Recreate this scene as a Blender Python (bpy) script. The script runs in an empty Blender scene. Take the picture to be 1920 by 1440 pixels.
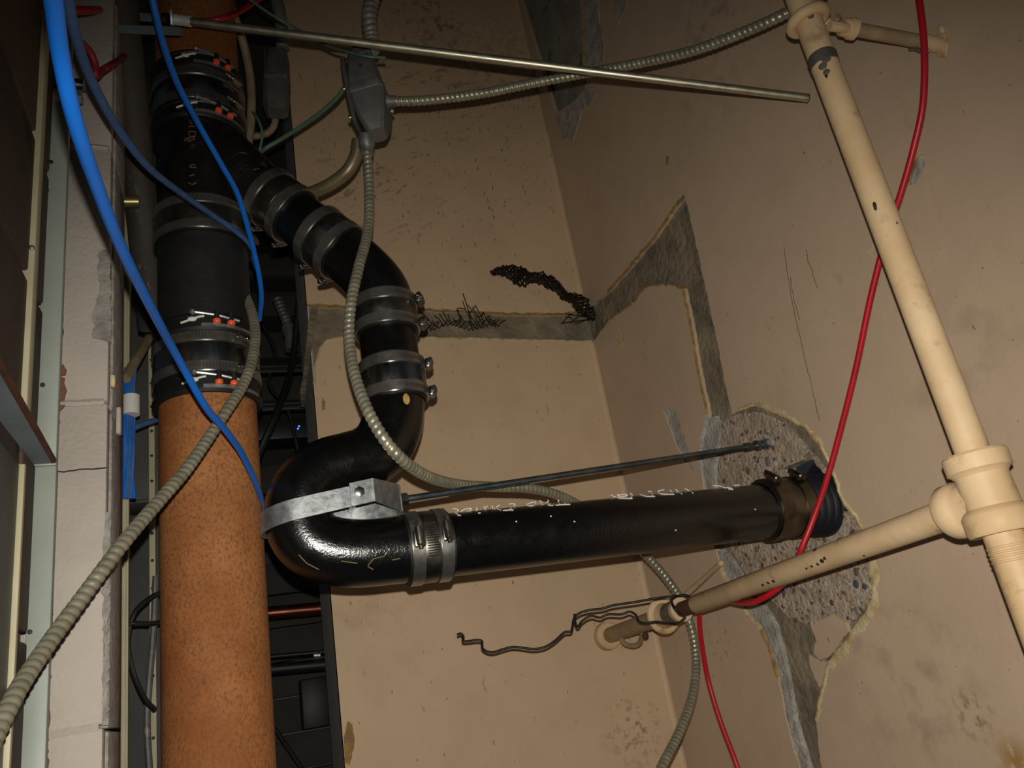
import bpy, bmesh, math, random
import numpy as np
from mathutils import Vector, Matrix
from mathutils.geometry import tessellate_polygon
random.seed(7)
rng = np.random.default_rng(7)
PI = math.pi

# ------------------------------------------------------------------ camera, light, exposure
SC = bpy.context.scene
COL = SC.collection
R = np.array([[0.94129065, 0.33532243, 0.03912506],
              [-0.29583575, 0.87512652, -0.38292921],
              [-0.16264413, 0.3488731, 0.92294878]])     # columns: camera right, forward, up
EYE = np.array([0.0, 0.0, 1.5])
FPX = 1500.0
cam = bpy.data.cameras.new('camera')
cam.sensor_width = 36.0
cam.lens = 36.0 * FPX / 1920.0
cam.clip_start = 0.02
co = bpy.data.objects.new('camera', cam)
COL.objects.link(co)
m = Matrix.Identity(4)
for i in range(3):
    m[i][0], m[i][1], m[i][2], m[i][3] = R[i, 0], R[i, 2], -R[i, 1], EYE[i]
co.matrix_world = m
SC.camera = co

w = bpy.data.worlds.new('dim_ambient')
SC.world = w
w.use_nodes = True
w.node_tree.nodes['Background'].inputs[0].default_value = (0.75, 0.85, 1.0, 1)
w.node_tree.nodes['Background'].inputs[1].default_value = 0.018

# the phone's flash, 33 mm above its lens: the only real light in the shaft
fl = bpy.data.lights.new('phone_flash', 'SPOT')
fl.energy = 62.0
fl.color = (1.0, 0.96, 0.87)
fl.shadow_soft_size = 0.004
fl.spot_size = math.radians(114)
fl.spot_blend = 1.0
fo = bpy.data.objects.new('phone_flash', fl)
COL.objects.link(fo)
mm = m.copy()
# the beam leans a little to the lower part of the view
aim = R[:, 1] - 0.35 * R[:, 2] + 0.07 * R[:, 0]
aim /= np.linalg.norm(aim)
q = Vector(aim).to_track_quat('-Z', 'Y')
fo.rotation_mode = 'QUATERNION'
fo.rotation_quaternion = q
fo.location = EYE + R[:, 2] * 0.033

SC.view_settings.view_transform = 'Standard'
SC.view_settings.look = 'None'
SC.view_settings.gamma = 1.0
SC.view_settings.use_curve_mapping = False
SC.view_settings.exposure = 0.0

# ------------------------------------------------------------------ measuring helpers (lines of sight met with real planes)
def ray(x, y):
    return R @ np.array([(x - 960) / FPX, 1.0, -(y - 720) / FPX])
def onX(x, y, X):
    r = ray(x, y); return EYE + r * ((X - EYE[0]) / r[0])
def onY(x, y, Y):
    r = ray(x, y); return EYE + r * ((Y - EYE[1]) / r[1])
def onZ(x, y, Z):
    r = ray(x, y); return EYE + r * ((Z - EYE[2]) / r[2])
def atD(x, y, d):
    return EYE + ray(x, y) * d
def on_cyl(x, y, p, d, r):
    """where a line of sight meets a cylinder (axis point p, unit direction d, radius r), nearest hit"""
    v = ray(x, y); o = EYE - p
    a = v - d * (v @ d); b = o - d * (o @ d)
    A, B, C = a @ a, 2 * a @ b, b @ b - r * r
    D = max(B * B - 4 * A * C, 0)
    return EYE + v * ((-B - math.sqrt(D)) / (2 * A))

XW, YB = 1.0, 1.91          # right wall plane, back wall plane
MX, MY = -0.03, 1.30        # axis of the drain stack
MR = 0.075

# ------------------------------------------------------------------ materials
def srgb(r, g, b):
    f = lambda c: (c / 255 / 12.92) if c <= 10 else ((c / 255 + 0.055) / 1.055) ** 2.4
    return (f(r), f(g), f(b), 1)
MATS = {}
class NT:
    def __init__(s, name):
        s.m = bpy.data.materials.new(name); s.m.use_nodes = True
        s.t = s.m.node_tree; s.b = s.t.nodes['Principled BSDF']
        s.tc = s.t.nodes.new('ShaderNodeTexCoord')
        s.co = s.tc.outputs['Object']
    def n(s, kind, **kw):
        nd = s.t.nodes.new(kind)
        for k, v in kw.items(): setattr(nd, k, v)
        return nd
    def l(s, a, b): s.t.links.new(a, b)
    def mapping(s, scale, rot=(0, 0, 0)):
        mp = s.n('ShaderNodeMapping'); mp.inputs['Scale'].default_value = scale; mp.inputs['Rotation'].default_value = rot
        s.l(s.co, mp.inputs['Vector']); return mp.outputs[0]
    def noise(s, scale, detail=4, vec=None, rough=0.55, dist=0.0):
        nd = s.n('ShaderNodeTexNoise'); nd.inputs['Scale'].default_value = scale; nd.inputs['Detail'].default_value = detail
        nd.inputs['Roughness'].default_value = rough; nd.inputs['Distortion'].default_value = dist
        s.l(vec if vec is not None else s.co, nd.inputs['Vector']); return nd.outputs['Fac']
    def ramp(s, fac, lo, hi, a=0.0, b=1.0):
        nd = s.n('ShaderNodeMapRange'); nd.clamp = True
        for k, v in zip((1, 2, 3, 4), (lo, hi, a, b)): nd.inputs[k].default_value = v
        s.l(fac, nd.inputs[0]); return nd.outputs[0]
    def math(s, op, a, b):
        nd = s.n('ShaderNodeMath', operation=op)
        for i, v in enumerate((a, b)):
            if isinstance(v, (int, float)): nd.inputs[i].default_value = v
            else: s.l(v, nd.inputs[i])
        return nd.outputs[0]
    def mix(s, fac, a, b):
        nd = s.n('ShaderNodeMix', data_type='RGBA')
        if isinstance(fac, (int, float)): nd.inputs[0].default_value = fac
        else: s.l(fac, nd.inputs[0])
        for i, v in ((6, a), (7, b)):
            if isinstance(v, tuple): nd.inputs[i].default_value = v
            else: s.l(v, nd.inputs[i])
        return nd.outputs[2]
    def near(s, c, r0, r1):
        """1 near point c, 0 beyond r1"""
        nd = s.n('ShaderNodeVectorMath', operation='DISTANCE'); s.l(s.co, nd.inputs[0]); nd.inputs[1].default_value = tuple(c)
        return s.ramp(nd.outputs['Value'], r0, r1, 1.0, 0.0)
    def bump(s, h, strength, dist, prev=None):
        nd = s.n('ShaderNodeBump'); nd.inputs['Strength'].default_value = strength; nd.inputs['Distance'].default_value = dist
        s.l(h, nd.inputs['Height'])
        if prev is not None: s.l(prev, nd.inputs['Normal'])
        return nd.outputs[0]
def mat(name, c, rough=0.5, metal=0.0, c2=None, vs=20, v=(0.35, 0.65), bump=0.0, bs=80, bd=0.002, dirt=None, ds=30, dv=(0.6, 0.68), scale=None, spec=None, coat=0.0, rvar=0.0):
    if name in MATS: return MATS[name]
    t = NT(name); b = t.b
    vec = t.mapping(scale) if scale else None
    col = c
    if c2: col = t.mix(t.ramp(t.noise(vs, 6, vec), v[0], v[1]), c, c2)
    if dirt: col = t.mix(t.ramp(t.noise(ds, 5, vec, 0.65), dv[0], dv[1]), col, dirt)
    if isinstance(col, tuple): b.inputs['Base Color'].default_value = col
    else: t.l(col, b.inputs['Base Color'])
    b.inputs['Roughness'].default_value = rough
    if rvar: t.l(t.ramp(t.noise(vs * 1.7, 5, vec), 0.3, 0.7, max(0.02, rough - rvar), min(1, rough + rvar)), b.inputs['Roughness'])
    b.inputs['Metallic'].default_value = metal
    if spec is not None: b.inputs['Specular IOR Level'].default_value = spec
    if coat: b.inputs['Coat Weight'].default_value = coat; b.inputs['Coat Roughness'].default_value = 0.15
    if bump: t.l(t.bump(t.noise(bs, 4, vec), bump, bd), b.inputs['Normal'])
    MATS[name] = t.m
    return t.m

def wall_paint(name, base, base2, stretch, stains, specks, chips=()):
    """old tan oil paint over plaster: soft mottling, drips, specks, stains of their own shape"""
    t = NT(name); b = t.b
    col = t.mix(t.ramp(t.noise(2.6, 5), 0.3, 0.7), base, base2)
    col = t.mix(t.math('MULTIPLY', t.ramp(t.noise(9, 5), 0.45, 0.75), 0.16), col, srgb(150, 126, 98))
    # small vertical drips / specks
    for sc, lo, hi, amt, c, zone in specks:
        f = t.ramp(t.noise(1.0, 2, t.mapping(sc), 0.5), lo, hi)
        f = t.math('MULTIPLY', f, amt)
        if zone: f = t.math('MULTIPLY', f, t.near(*zone))
        col = t.mix(f, col, c)
    for p, r0, r1, sc, lo, hi, amt, c in stains:
        if isinstance(sc, tuple):      # smears that lie slanting across the wall
            mp = t.n('ShaderNodeMapping', vector_type='TEXTURE'); t.l(t.co, mp.inputs['Vector'])
            mp.inputs['Scale'].default_value = tuple(1 / v for v in sc); mp.inputs['Rotation'].default_value = (0, -0.45, 0)
            f = t.noise(1.0, 3, mp.outputs[0])
        else: f = t.noise(sc, 4)
        f = t.math('MULTIPLY', t.ramp(f, lo, hi), t.near(p, r0, r1))
        col = t.mix(t.math('MULTIPLY', f, amt), col, c)
    t.l(col, b.inputs['Base Color'])
    b.inputs['Roughness'].default_value = 0.55
    b.inputs['Specular IOR Level'].default_value = 0.25
    n1 = t.bump(t.noise(11, 3), 0.18, 0.006)
    n2 = t.bump(t.noise(120, 3), 0.12, 0.003, n1)
    t.l(n2, b.inputs['Normal'])
    return t.m

TAN = srgb(207, 178, 144); TAN2 = srgb(198, 170, 137)
dk = srgb(62, 50, 38)
M_BACK = wall_paint('tan_wall_paint', TAN, TAN2, None,
    [(onY(1190, 1370, YB), 0.02, 0.10, 60, 0.52, 0.66, 0.6, srgb(96, 68, 36)),
     (onY(720, 340, YB), 0.10, 0.24, (17, 30, 62), 0.595, 0.635, 0.5, srgb(108, 89, 68)),
     (onY(800, 170, YB), 0.10, 0.26, (17, 30, 62), 0.595, 0.635, 0.5, srgb(108, 89, 68)),
     (onY(820, 40, YB), 0.04, 0.2, 40, 0.55, 0.62, 0.5, srgb(80, 66, 52)),
     (onY(930, 120, YB), 0.02, 0.26, 45, 0.5, 0.66, 0.45, srgb(70, 60, 48)),
     (onY(700, 1150, YB), 0.05, 0.25, 12, 0.52, 0.7, 0.3, srgb(150, 112, 84))],
    [((170, 170, 55), 0.735, 0.76, 0.7, dk, None),
     ((130, 130, 42), 0.68, 0.72, 0.7, dk, (onY(900, 250, YB), 0.25, 0.8)),
     ((70, 70, 24), 0.72, 0.75, 0.35, srgb(120, 98, 70), None)])
M_RIGHT = wall_paint('tan_wall_paint_right', srgb(198, 173, 147), srgb(188, 164, 139), None,
    [(onX(1350, 1195, XW), 0.01, 0.07, 70, 0.58, 0.66, 0.75, srgb(96, 58, 26)),
     (onX(1700, 1290, XW), 0.05, 0.2, 16, 0.48, 0.7, 0.4, srgb(96, 84, 68)),
     (onX(1825, 1340, XW), 0.01, 0.05, 60, 0.5, 0.62, 0.6, srgb(110, 78, 40)),
     (onX(1800, 680, XW), 0.03, 0.16, 14, 0.5, 0.7, 0.35, srgb(120, 90, 74)),
     (onX(1905, 1425, XW), 0.005, 0.04, 50, 0.4, 0.5, 0.8, srgb(150, 112, 40)),
     (onX(1330, 60, XW), 0.05, 0.25, 25, 0.5, 0.7, 0.4, srgb(90, 82, 72))],
    [((110, 110, 70), 0.725, 0.75, 0.6, dk, None),
     ((25, 25, 12), 0.66, 0.78, 0.2, srgb(140, 116, 90), None)])

M_CONC = mat('rough_grey_mortar', srgb(146, 132, 108), 0.9, c2=srgb(112, 101, 84), vs=14, bump=0.8, bs=60, bd=0.01, dirt=srgb(66, 62, 56), ds=9, dv=(0.55, 0.75))
M_AGG = mat('broken_concrete', srgb(186, 167, 146), 0.95, c2=srgb(154, 138, 120), vs=40, bump=0.9, bs=110, bd=0.008, dirt=srgb(100, 90, 82), ds=120, dv=(0.6, 0.66))
M_EDGE = mat('torn_paint_edge', srgb(206, 188, 148), 0.8, c2=srgb(178, 156, 110), vs=60, bump=0.6, bs=150, bd=0.004, dirt=srgb(172, 132, 62), ds=22, dv=(0.55, 0.7))
M_OCHRE = mat('ochre_plaster_edge', srgb(176, 138, 70), 0.85, c2=srgb(130, 104, 66), vs=60, bump=0.6, bs=150, bd=0.004)
M_PLAST = mat('white_plaster', srgb(186, 180, 170), 0.9, c2=srgb(146, 140, 132), vs=30, bump=0.9, bs=120, bd=0.006)
M_BLOCK = mat('white_painted_block', srgb(168, 158, 147), 0.85, c2=srgb(156, 147, 138), vs=8, bump=0.5, bs=160, bd=0.003, dirt=srgb(150, 140, 130), ds=40, dv=(0.68, 0.76))
M_BGREY = mat('bare_grey_block', srgb(150, 144, 136), 0.95, c2=srgb(118, 112, 106), vs=50, bump=0.8, bs=200, bd=0.003)
M_DIRTYJ = mat('rusty_mortar', srgb(140, 78, 40), 0.9, c2=srgb(96, 74, 66), vs=26, bump=0.8, bs=150, bd=0.004)
M_BROWN = mat('brown_painted_block', srgb(74, 56, 46), 0.75, c2=srgb(62, 46, 38), vs=10, bump=0.4, bs=60, bd=0.003, dirt=srgb(104, 70, 56), ds=60, dv=(0.68, 0.74))
M_BROWNJ = mat('brown_mortar', srgb(96, 78, 66), 0.9)
M_GREEN = mat('grey_green_painted_steel', srgb(142, 148, 138), 0.5, c2=srgb(132, 138, 128), vs=8, dirt=srgb(96, 98, 92), ds=50, dv=(0.7, 0.76), bump=0.1, bs=60)
M_BLUEG = mat('blue_grey_steel', srgb(112, 121, 126), 0.6, c2=srgb(92, 99, 104), vs=14, dirt=srgb(78, 66, 58), ds=30, dv=(0.62, 0.7), bump=0.15, bs=60)
M_CREAM = mat('cream_painted_steel', srgb(172, 164, 134), 0.6, c2=srgb(158, 150, 120), vs=10, dirt=srgb(110, 98, 74), ds=50, dv=(0.68, 0.75))
M_ORANGE = mat('orange_brown_cast_iron', srgb(162, 108, 64), 0.75, spec=0.25, c2=srgb(132, 78, 38), vs=7, v=(0.36, 0.62), bump=0.35, bs=220, bd=0.002, dirt=srgb(108, 66, 36), ds=240, dv=(0.46, 0.68), scale=(1, 1, 0.8), rvar=0.1)
M_BLACK = mat('black_coated_iron', srgb(7, 7, 7), 0.2, c2=srgb(11, 10, 10), vs=30, bump=0.8, bs=300, bd=0.0006, spec=0.8, dirt=srgb(44, 38, 28), ds=26, dv=(0.7, 0.8), rvar=0.06)
M_BLKOLD = mat('old_black_cast_iron', srgb(14, 13, 12), 0.4, c2=srgb(24, 20, 17), vs=24, bump=0.5, bs=240, bd=0.0018, dirt=srgb(92, 72, 50), ds=34, dv=(0.66, 0.8), rvar=0.1)
M_RUBBER = mat('black_rubber', srgb(12, 12, 12), 0.5, c2=srgb(20, 20, 20), vs=20, bump=0.1, bs=100)
M_SPOOL = mat('grey_black_dusty_iron', srgb(30, 29, 27), 0.55, c2=srgb(18, 18, 17), vs=12, bump=0.35, bs=200, bd=0.0015, dirt=srgb(112, 100, 82), ds=70, dv=(0.72, 0.78), rvar=0.1)
M_SS = mat('stainless_steel', srgb(160, 160, 160), 0.24, 1.0, c2=srgb(138, 138, 138), vs=30, rvar=0.08, scale=(1, 1, 0.3))
M_SSD = mat('dull_stainless', srgb(138, 134, 126), 0.34, 1.0, c2=srgb(112, 108, 100), vs=30, rvar=0.08)
M_BAND = mat('brushed_band_steel', srgb(168, 164, 156), 0.32, 0.92, c2=srgb(146, 142, 135), vs=40, rvar=0.06)
M_SSB = mat('brown_tinted_stainless', srgb(120, 110, 94), 0.38, 1.0, c2=srgb(96, 88, 76), vs=24, rvar=0.08)
M_GALV = mat('galvanised_steel', srgb(176, 178, 178), 0.42, 0.85, c2=srgb(140, 144, 146), vs=60, bump=0.1, bs=200, rvar=0.1)
M_BRIGHT = mat('bright_zinc_nut', srgb(236, 236, 232), 0.38, 0.45)
M_ZINC = mat('zinc_plated_rod', srgb(200, 194, 170), 0.42, 0.95, c2=srgb(190, 184, 160), vs=30, rvar=0.08)
M_ZDARK = mat('dark_zinc_rod', srgb(120, 130, 136), 0.4, 0.95, c2=srgb(92, 102, 108), vs=30, rvar=0.08)
M_FLEX = mat('flexible_steel_conduit', srgb(160, 155, 134), 0.38, 0.55, c2=srgb(136, 132, 112), vs=40, rvar=0.1)
M_FLEXG = mat('dusty_grey_conduit', srgb(140, 136, 124), 0.55, 0.4, c2=srgb(118, 114, 104), vs=40)
M_BOXG = mat('grey_cast_conduit_body', srgb(104, 104, 100), 0.55, 0.3, c2=srgb(84, 84, 82), vs=30, bump=0.2, bs=80, dirt=srgb(130, 122, 104), ds=30, dv=(0.62, 0.72))
M_EMT = mat('dull_brassy_tubing', srgb(128, 118, 88), 0.42, 0.5, c2=srgb(108, 100, 76), vs=24)
M_BLUE = mat('blue_cable_jacket', srgb(10, 100, 196), 0.42, c2=srgb(16, 92, 178), vs=20)
M_BLUE2 = mat('dusty_blue_cable_jacket', srgb(64, 100, 150), 0.6, c2=srgb(52, 86, 136), vs=60)
M_RED = mat('red_cable_jacket', srgb(180, 18, 34), 0.42, c2=srgb(164, 16, 30), vs=20)
M_GREENW = mat('green_wire_insulation', srgb(66, 100, 84), 0.55, c2=srgb(84, 106, 88), vs=40)
M_TANC = mat('tan_cable_jacket', srgb(140, 124, 96), 0.6, c2=srgb(112, 98, 76), vs=30, dirt=srgb(40, 34, 28), ds=60, dv=(0.68, 0.74))
M_WHITE = mat('tan_white_painted_pipe', srgb(214, 186, 148), 0.55, c2=srgb(196, 164, 122), vs=9, bump=0.25, bs=40, bd=0.003, dirt=srgb(150, 122, 88), ds=26, dv=(0.58, 0.76), spec=0.35)
M_WCHIP = mat('chipped_grey_metal', srgb(112, 104, 94), 0.6, 0.3, c2=srgb(86, 80, 72), vs=60)
M_WDIRT = mat('brown_stained_paint', srgb(160, 136, 104), 0.6, c2=srgb(140, 116, 86), vs=30)
M_RUST = mat('rusty_iron', srgb(92, 56, 38), 0.7, 0.3, c2=srgb(66, 42, 30), vs=40, bump=0.4, bs=150)
M_DARK = mat('black_paint_chip', srgb(34, 28, 24), 0.7)
M_WIRE = mat('black_iron_wire', srgb(24, 21, 20), 0.45, 0.3)
M_LATH = mat('rusty_black_wire_lath', srgb(46, 36, 28), 0.6, 0.4, c2=srgb(30, 24, 20), vs=60)
M_NAVY = mat('navy_blue_rubber_sleeve', srgb(8, 13, 21), 0.6, c2=srgb(12, 17, 25), vs=20)
M_ORB = mat('orange_bolt_cap', srgb(226, 88, 40), 0.4)
M_WPAINT = mat('white_marker_paint', srgb(214, 208, 200), 0.6)
M_OLDPIPE = mat('old_dark_grey_pipe', srgb(58, 51, 43), 0.75, c2=srgb(36, 32, 28), vs=10, bump=0.4, bs=80, bd=0.003, dirt=srgb(110, 98, 82), ds=50, dv=(0.62, 0.72), scale=(1, 1, 0.3))
M_COPPER = mat('dark_copper_pipe', srgb(130, 74, 56), 0.35, 0.9, c2=srgb(104, 58, 44), vs=20)
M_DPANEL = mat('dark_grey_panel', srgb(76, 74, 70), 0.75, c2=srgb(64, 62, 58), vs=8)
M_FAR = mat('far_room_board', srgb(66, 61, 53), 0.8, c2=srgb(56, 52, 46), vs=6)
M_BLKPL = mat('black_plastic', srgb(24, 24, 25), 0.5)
M_BRASS = mat('brass_stub', srgb(150, 136, 96), 0.35, 0.8)
M_PIERS = mat('grey_pier_side', srgb(176, 166, 156), 0.85, c2=srgb(160, 152, 142), vs=20, bump=0.3, bs=80)
M_BEAM = mat('grey_green_recess', srgb(150, 146, 134), 0.85, c2=srgb(124, 122, 112), vs=12, bump=0.3, bs=60, dirt=srgb(60, 56, 50), ds=20, dv=(0.6, 0.7))
STONE_M = [mat('stone_' + n, srgb(*c), 0.7, c2=srgb(*d), vs=120, bump=0.3, bs=300) for n, c, d in
           (('grey', (112, 106, 104), (96, 92, 90)), ('tan', (168, 138, 108), (150, 122, 98)), ('red', (112, 66, 58), (96, 56, 50)),
            ('pale', (176, 166, 158), (160, 150, 142)), ('slate', (78, 82, 96), (66, 70, 82)), ('brown', (104, 84, 66), (88, 70, 56)))]
M_LED = bpy.data.materials.new('blue_led'); M_LED.use_nodes = True
M_LED.node_tree.nodes['Principled BSDF'].inputs['Emission Color'].default_value = (0.02, 0.16, 1, 1)
M_LED.node_tree.nodes['Principled BSDF'].inputs['Emission Strength'].default_value = 2.2

# ------------------------------------------------------------------ mesh helpers
class MB:
    def __init__(s): s.bm = bmesh.new()
    def grid(s, rings, closed=True, cap0=False, cap1=False, loop=False):
        vs = [[s.bm.verts.new(tuple(p)) for p in r] for r in rings]
        n = len(vs[0])
        pairs = list(zip(vs[:-1], vs[1:])) + ([(vs[-1], vs[0])] if loop else [])
        for a, b in pairs:
            for j in range(n if closed else n - 1):
                k = (j + 1) % n
                try: s.bm.faces.new((a[j], a[k], b[k], b[j]))
                except ValueError: pass
        if cap0 and n > 2: s.bm.faces.new(vs[0][::-1])
        if cap1 and n > 2: s.bm.faces.new(vs[-1])
        return s
    def sweep(s, path, r, seg=12, caps=True, loop=False, mod=None, flat=None):
        """tube along path; r number or list; mod(i, ang) multiplies; flat=(a,b) makes an elliptical section"""
        P = np.array(path, float); n = len(P)
        T = np.gradient(P, axis=0)
        if loop: T = np.roll(P, -1, 0) - np.roll(P, 1, 0)
        T /= np.linalg.norm(T, axis=1)[:, None] + 1e-12
        up = np.array([0, 0, 1.0]) if abs(T[0][2]) < 0.9 else np.array([0, 1.0, 0])
        N = np.cross(T[0], up); N /= np.linalg.norm(N)
        rings = []
        for i in range(n):
            N = N - T[i] * (N @ T[i]); N /= np.linalg.norm(N) + 1e-12
            B = np.cross(T[i], N)
            rr = r[i] if hasattr(r, '__len__') else r
            ring = []
            for j in range(seg):
                a = 2 * PI * j / seg
                k = rr * (mod(i, a) if mod else 1)
                fa, fb = flat if flat else (1, 1)
                ring.append(P[i] + N * math.cos(a) * k * fa + B * math.sin(a) * k * fb)
            rings.append(ring)
        return s.grid(rings, True, caps and not loop, caps and not loop, loop)
    def lathe(s, o, d, prof, seg=40, caps=True, a0=0.0, a1=2 * PI, ref=None):
        """prof: list of (distance along d, radius)"""
        o = np.array(o, float); d = np.array(d, float); d /= np.linalg.norm(d)
        ref = np.array(ref, float) if ref is not None else (np.array([0, 0, 1.0]) if abs(d[2]) < 0.9 else np.array([0, -1.0, 0]))
        N = ref - d * (ref @ d); N /= np.linalg.norm(N); B = np.cross(d, N)
        full = abs(a1 - a0 - 2 * PI) < 1e-6
        k = seg if full else seg + 1
        rings = [[o + d * t + (N * math.cos(a0 + (a1 - a0) * j / seg) + B * math.sin(a0 + (a1 - a0) * j / seg)) * max(r, 1e-5) for j in range(k)] for t, r in prof]
        return s.grid(rings, full, caps and full, caps and full)
    def box(s, c, size, rot=None, bev=0.0):
        t = bmesh.new(); bmesh.ops.create_cube(t, size=1)
        M = (rot.to_4x4() if rot is not None else Matrix.Identity(4))
        bmesh.ops.transform(t, verts=t.verts, matrix=Matrix.Translation(Vector(c)) @ M @ Matrix.Diagonal((*size, 1)))
        if bev: bmesh.ops.bevel(t, geom=t.edges[:] , offset=bev, segments=2, affect='EDGES', profile=0.5)
        return s.add(t)
    def add(s, t):
        mp = {}
        for v in t.verts: mp[v] = s.bm.verts.new(v.co)
        for f in t.faces: s.bm.faces.new([mp[v] for v in f.verts])
        t.free(); return s
    def ball(s, c, r, sub=2, sc=(1, 1, 1), jit=0.0):
        t = bmesh.new(); bmesh.ops.create_icosphere(t, subdivisions=sub, radius=1)
        for v in t.verts:
            k = 1 + random.uniform(-jit, jit)
            v.co = Vector((v.co.x * r * sc[0] * k + c[0], v.co.y * r * sc[1] * k + c[1], v.co.z * r * sc[2] * k + c[2]))
        return s.add(t)
    def slab(s, outer, holes, thick, nrm):
        """flat plate with holes: outer, holes are lists of 3D points; its front lies on them, its body runs thick along nrm"""
        nv = Vector(nrm); loops = [outer] + list(holes)
        flat = [Vector(p) for lp in loops for p in lp]
        tris = tessellate_polygon([[Vector(p) for p in lp] for lp in loops])
        f = [s.bm.verts.new(p) for p in flat]; b = [s.bm.verts.new(p + nv * thick) for p in flat]
        for t in tris:
            try: s.bm.faces.new([f[i] for i in t]); s.bm.faces.new([b[i] for i in t][::-1])
            except ValueError: pass
        k = 0
        for lp in loops:
            n = len(lp)
            for i in range(n):
                j = (i + 1) % n
                try: s.bm.faces.new((f[k + i], f[k + j], b[k + j], b[k + i]))
                except ValueError: pass
            k += n
        return s
    def mesh(s, name, off=None, angle=35):
        bmesh.ops.recalc_face_normals(s.bm, faces=s.bm.faces)
        if off is not None:
            bmesh.ops.translate(s.bm, verts=s.bm.verts, vec=-Vector(off))
        me = bpy.data.meshes.new(name); s.bm.to_mesh(me); s.bm.free()
        me.polygons.foreach_set('use_smooth', [True] * len(me.polygons))
        try: me.set_sharp_from_angle(angle=math.radians(angle))
        except Exception: pass
        return me

def root_loc(o):
    while o.parent: o = o.parent
    return np.array(o.location)
def part(name, mb, material, parent, label=None, stuff=False, angle=35):
    me = mb.mesh(name, root_loc(parent), angle)
    me.materials.append(material)
    o = bpy.data.objects.new(name, me); COL.objects.link(o); o.parent = parent
    if label: o['label'] = label
    if stuff: o['kind'] = 'stuff'
    return o
def thing(name, label, cat, loc, group=None):
    o = bpy.data.objects.new(name, None); o.empty_display_size = 0.02; COL.objects.link(o)
    o.location = tuple(loc); o['label'] = label; o['category'] = cat
    if group: o['group'] = group
    return o
def single(name, mb, material, label, cat, loc=(0, 0, 0), group=None, angle=35):
    me = mb.mesh(name, loc, angle); me.materials.append(material)
    o = bpy.data.objects.new(name, me); COL.objects.link(o); o.location = tuple(loc)
    o['label'] = label; o['category'] = cat
    if group: o['group'] = group
    return o
def struct(name, mb, material, parent=None, label=None):
    if parent is not None: return part(name, mb, material, parent, label)
    me = mb.mesh(name); me.materials.append(material)
    o = bpy.data.objects.new(name, me); COL.objects.link(o); o['kind'] = 'structure'
    if label: o['label'] = label
    return o
def smooth(pts, n=60, closed=False):
    P = np.array(pts, float)
    if closed: Q = np.vstack([P[-1], P, P[:2]])
    else: Q = np.vstack([2 * P[0] - P[1], P, 2 * P[-1] - P[-2]])
    out = []
    segs = len(Q) - 3
    per = max(2, int(math.ceil(n / segs)))
    for i in range(segs):
        p0, p1, p2, p3 = Q[i:i + 4]
        for t in np.linspace(0, 1, per, endpoint=False):
            out.append(0.5 * (2 * p1 + (p2 - p0) * t + (2 * p0 - 5 * p1 + 4 * p2 - p3) * t * t + (3 * p1 - p0 - 3 * p2 + p3) * t ** 3))
    if not closed: out.append(Q[-2])
    return np.array(out)
def resample(P, step):
    P = np.array(P); s = np.r_[0, np.cumsum(np.linalg.norm(np.diff(P, axis=0), axis=1))]
    n = max(2, int(s[-1] / step) + 1); t = np.linspace(0, s[-1], n)
    return np.array([np.interp(t, s, P[:, k]) for k in range(3)]).T
def jag(pts, amp, step, axis_fixed, val):
    """roughen an outline lying in a plane: extra points with small random offsets"""
    out = []
    n = len(pts)
    for i in range(n):
        a, b = np.array(pts[i], float), np.array(pts[(i + 1) % n], float)
        L = np.linalg.norm(b - a); k = max(1, int(L / step))
        for j in range(k):
            p = a + (b - a) * j / k
            if j: p = p + rng.uniform(-amp, amp, 3)
            p[axis_fixed] = val
            out.append(p)
    return out
def rotz_to(d):
    return Vector(d).to_track_quat('Z', 'Y').to_matrix()

# ================================================================== THE SHELL
# ---- back wall: plaster over concrete, with a cut chase running across it
ZT, ZBOT = 3.7, 0.75
XL = 0.205
bw = MB().slab([(XL + .004, YB + .018, ZBOT), (XW + .12, YB + .018, ZBOT), (XW + .12, YB + .018, ZT), (XL + .004, YB + .018, ZT)], [], 0.26, (0, 1, 0))
wall_back = struct('wall_back', bw, M_CONC, label='grey mortar of the back pier, bared in a cut groove')
top_px = [(583, 572), (640, 574), (700, 575), (780, 578), (850, 583), (900, 585), (960, 588), (1020, 589), (1060, 588), (1098, 582)]
bot_px = [(1114, 638), (1080, 640), (1040, 638), (980, 637), (900, 635), (840, 634), (780, 632), (700, 632), (640, 632), (612, 638), (600, 652), (590, 690), (588, 720)]
tp = [onY(x, y, YB) for x, y in top_px]; tp[0][0] = XL; tp[-1][0] = XW
bp = [onY(x, y, YB) for x, y in bot_px]; bp[0][0] = XW; bp[-1][0] = XL
def fray(pl, amp, step):
    out = []
    for a, b in zip(pl[:-1], pl[1:]):
        k = max(1, int(np.linalg.norm(b - a) / step))
        for j in range(k):
            p = a + (b - a) * j / k
            if out and j: p = p + np.array([0, 0, rng.uniform(-amp, amp)])
            out.append(p)
    out.append(pl[-1]); return out
tpj = fray(tp, 0.0022, 0.012); bpj = fray(bp, 0.0018, 0.012)
up = MB().slab([(XL, YB, ZT)] + [tuple(p) for p in tpj] + [(XW, YB, ZT)], [], 0.02, (0, 1, 0))
part('plaster_upper', up, M_BACK, wall_back, 'tan painted plaster above the groove')
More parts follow.
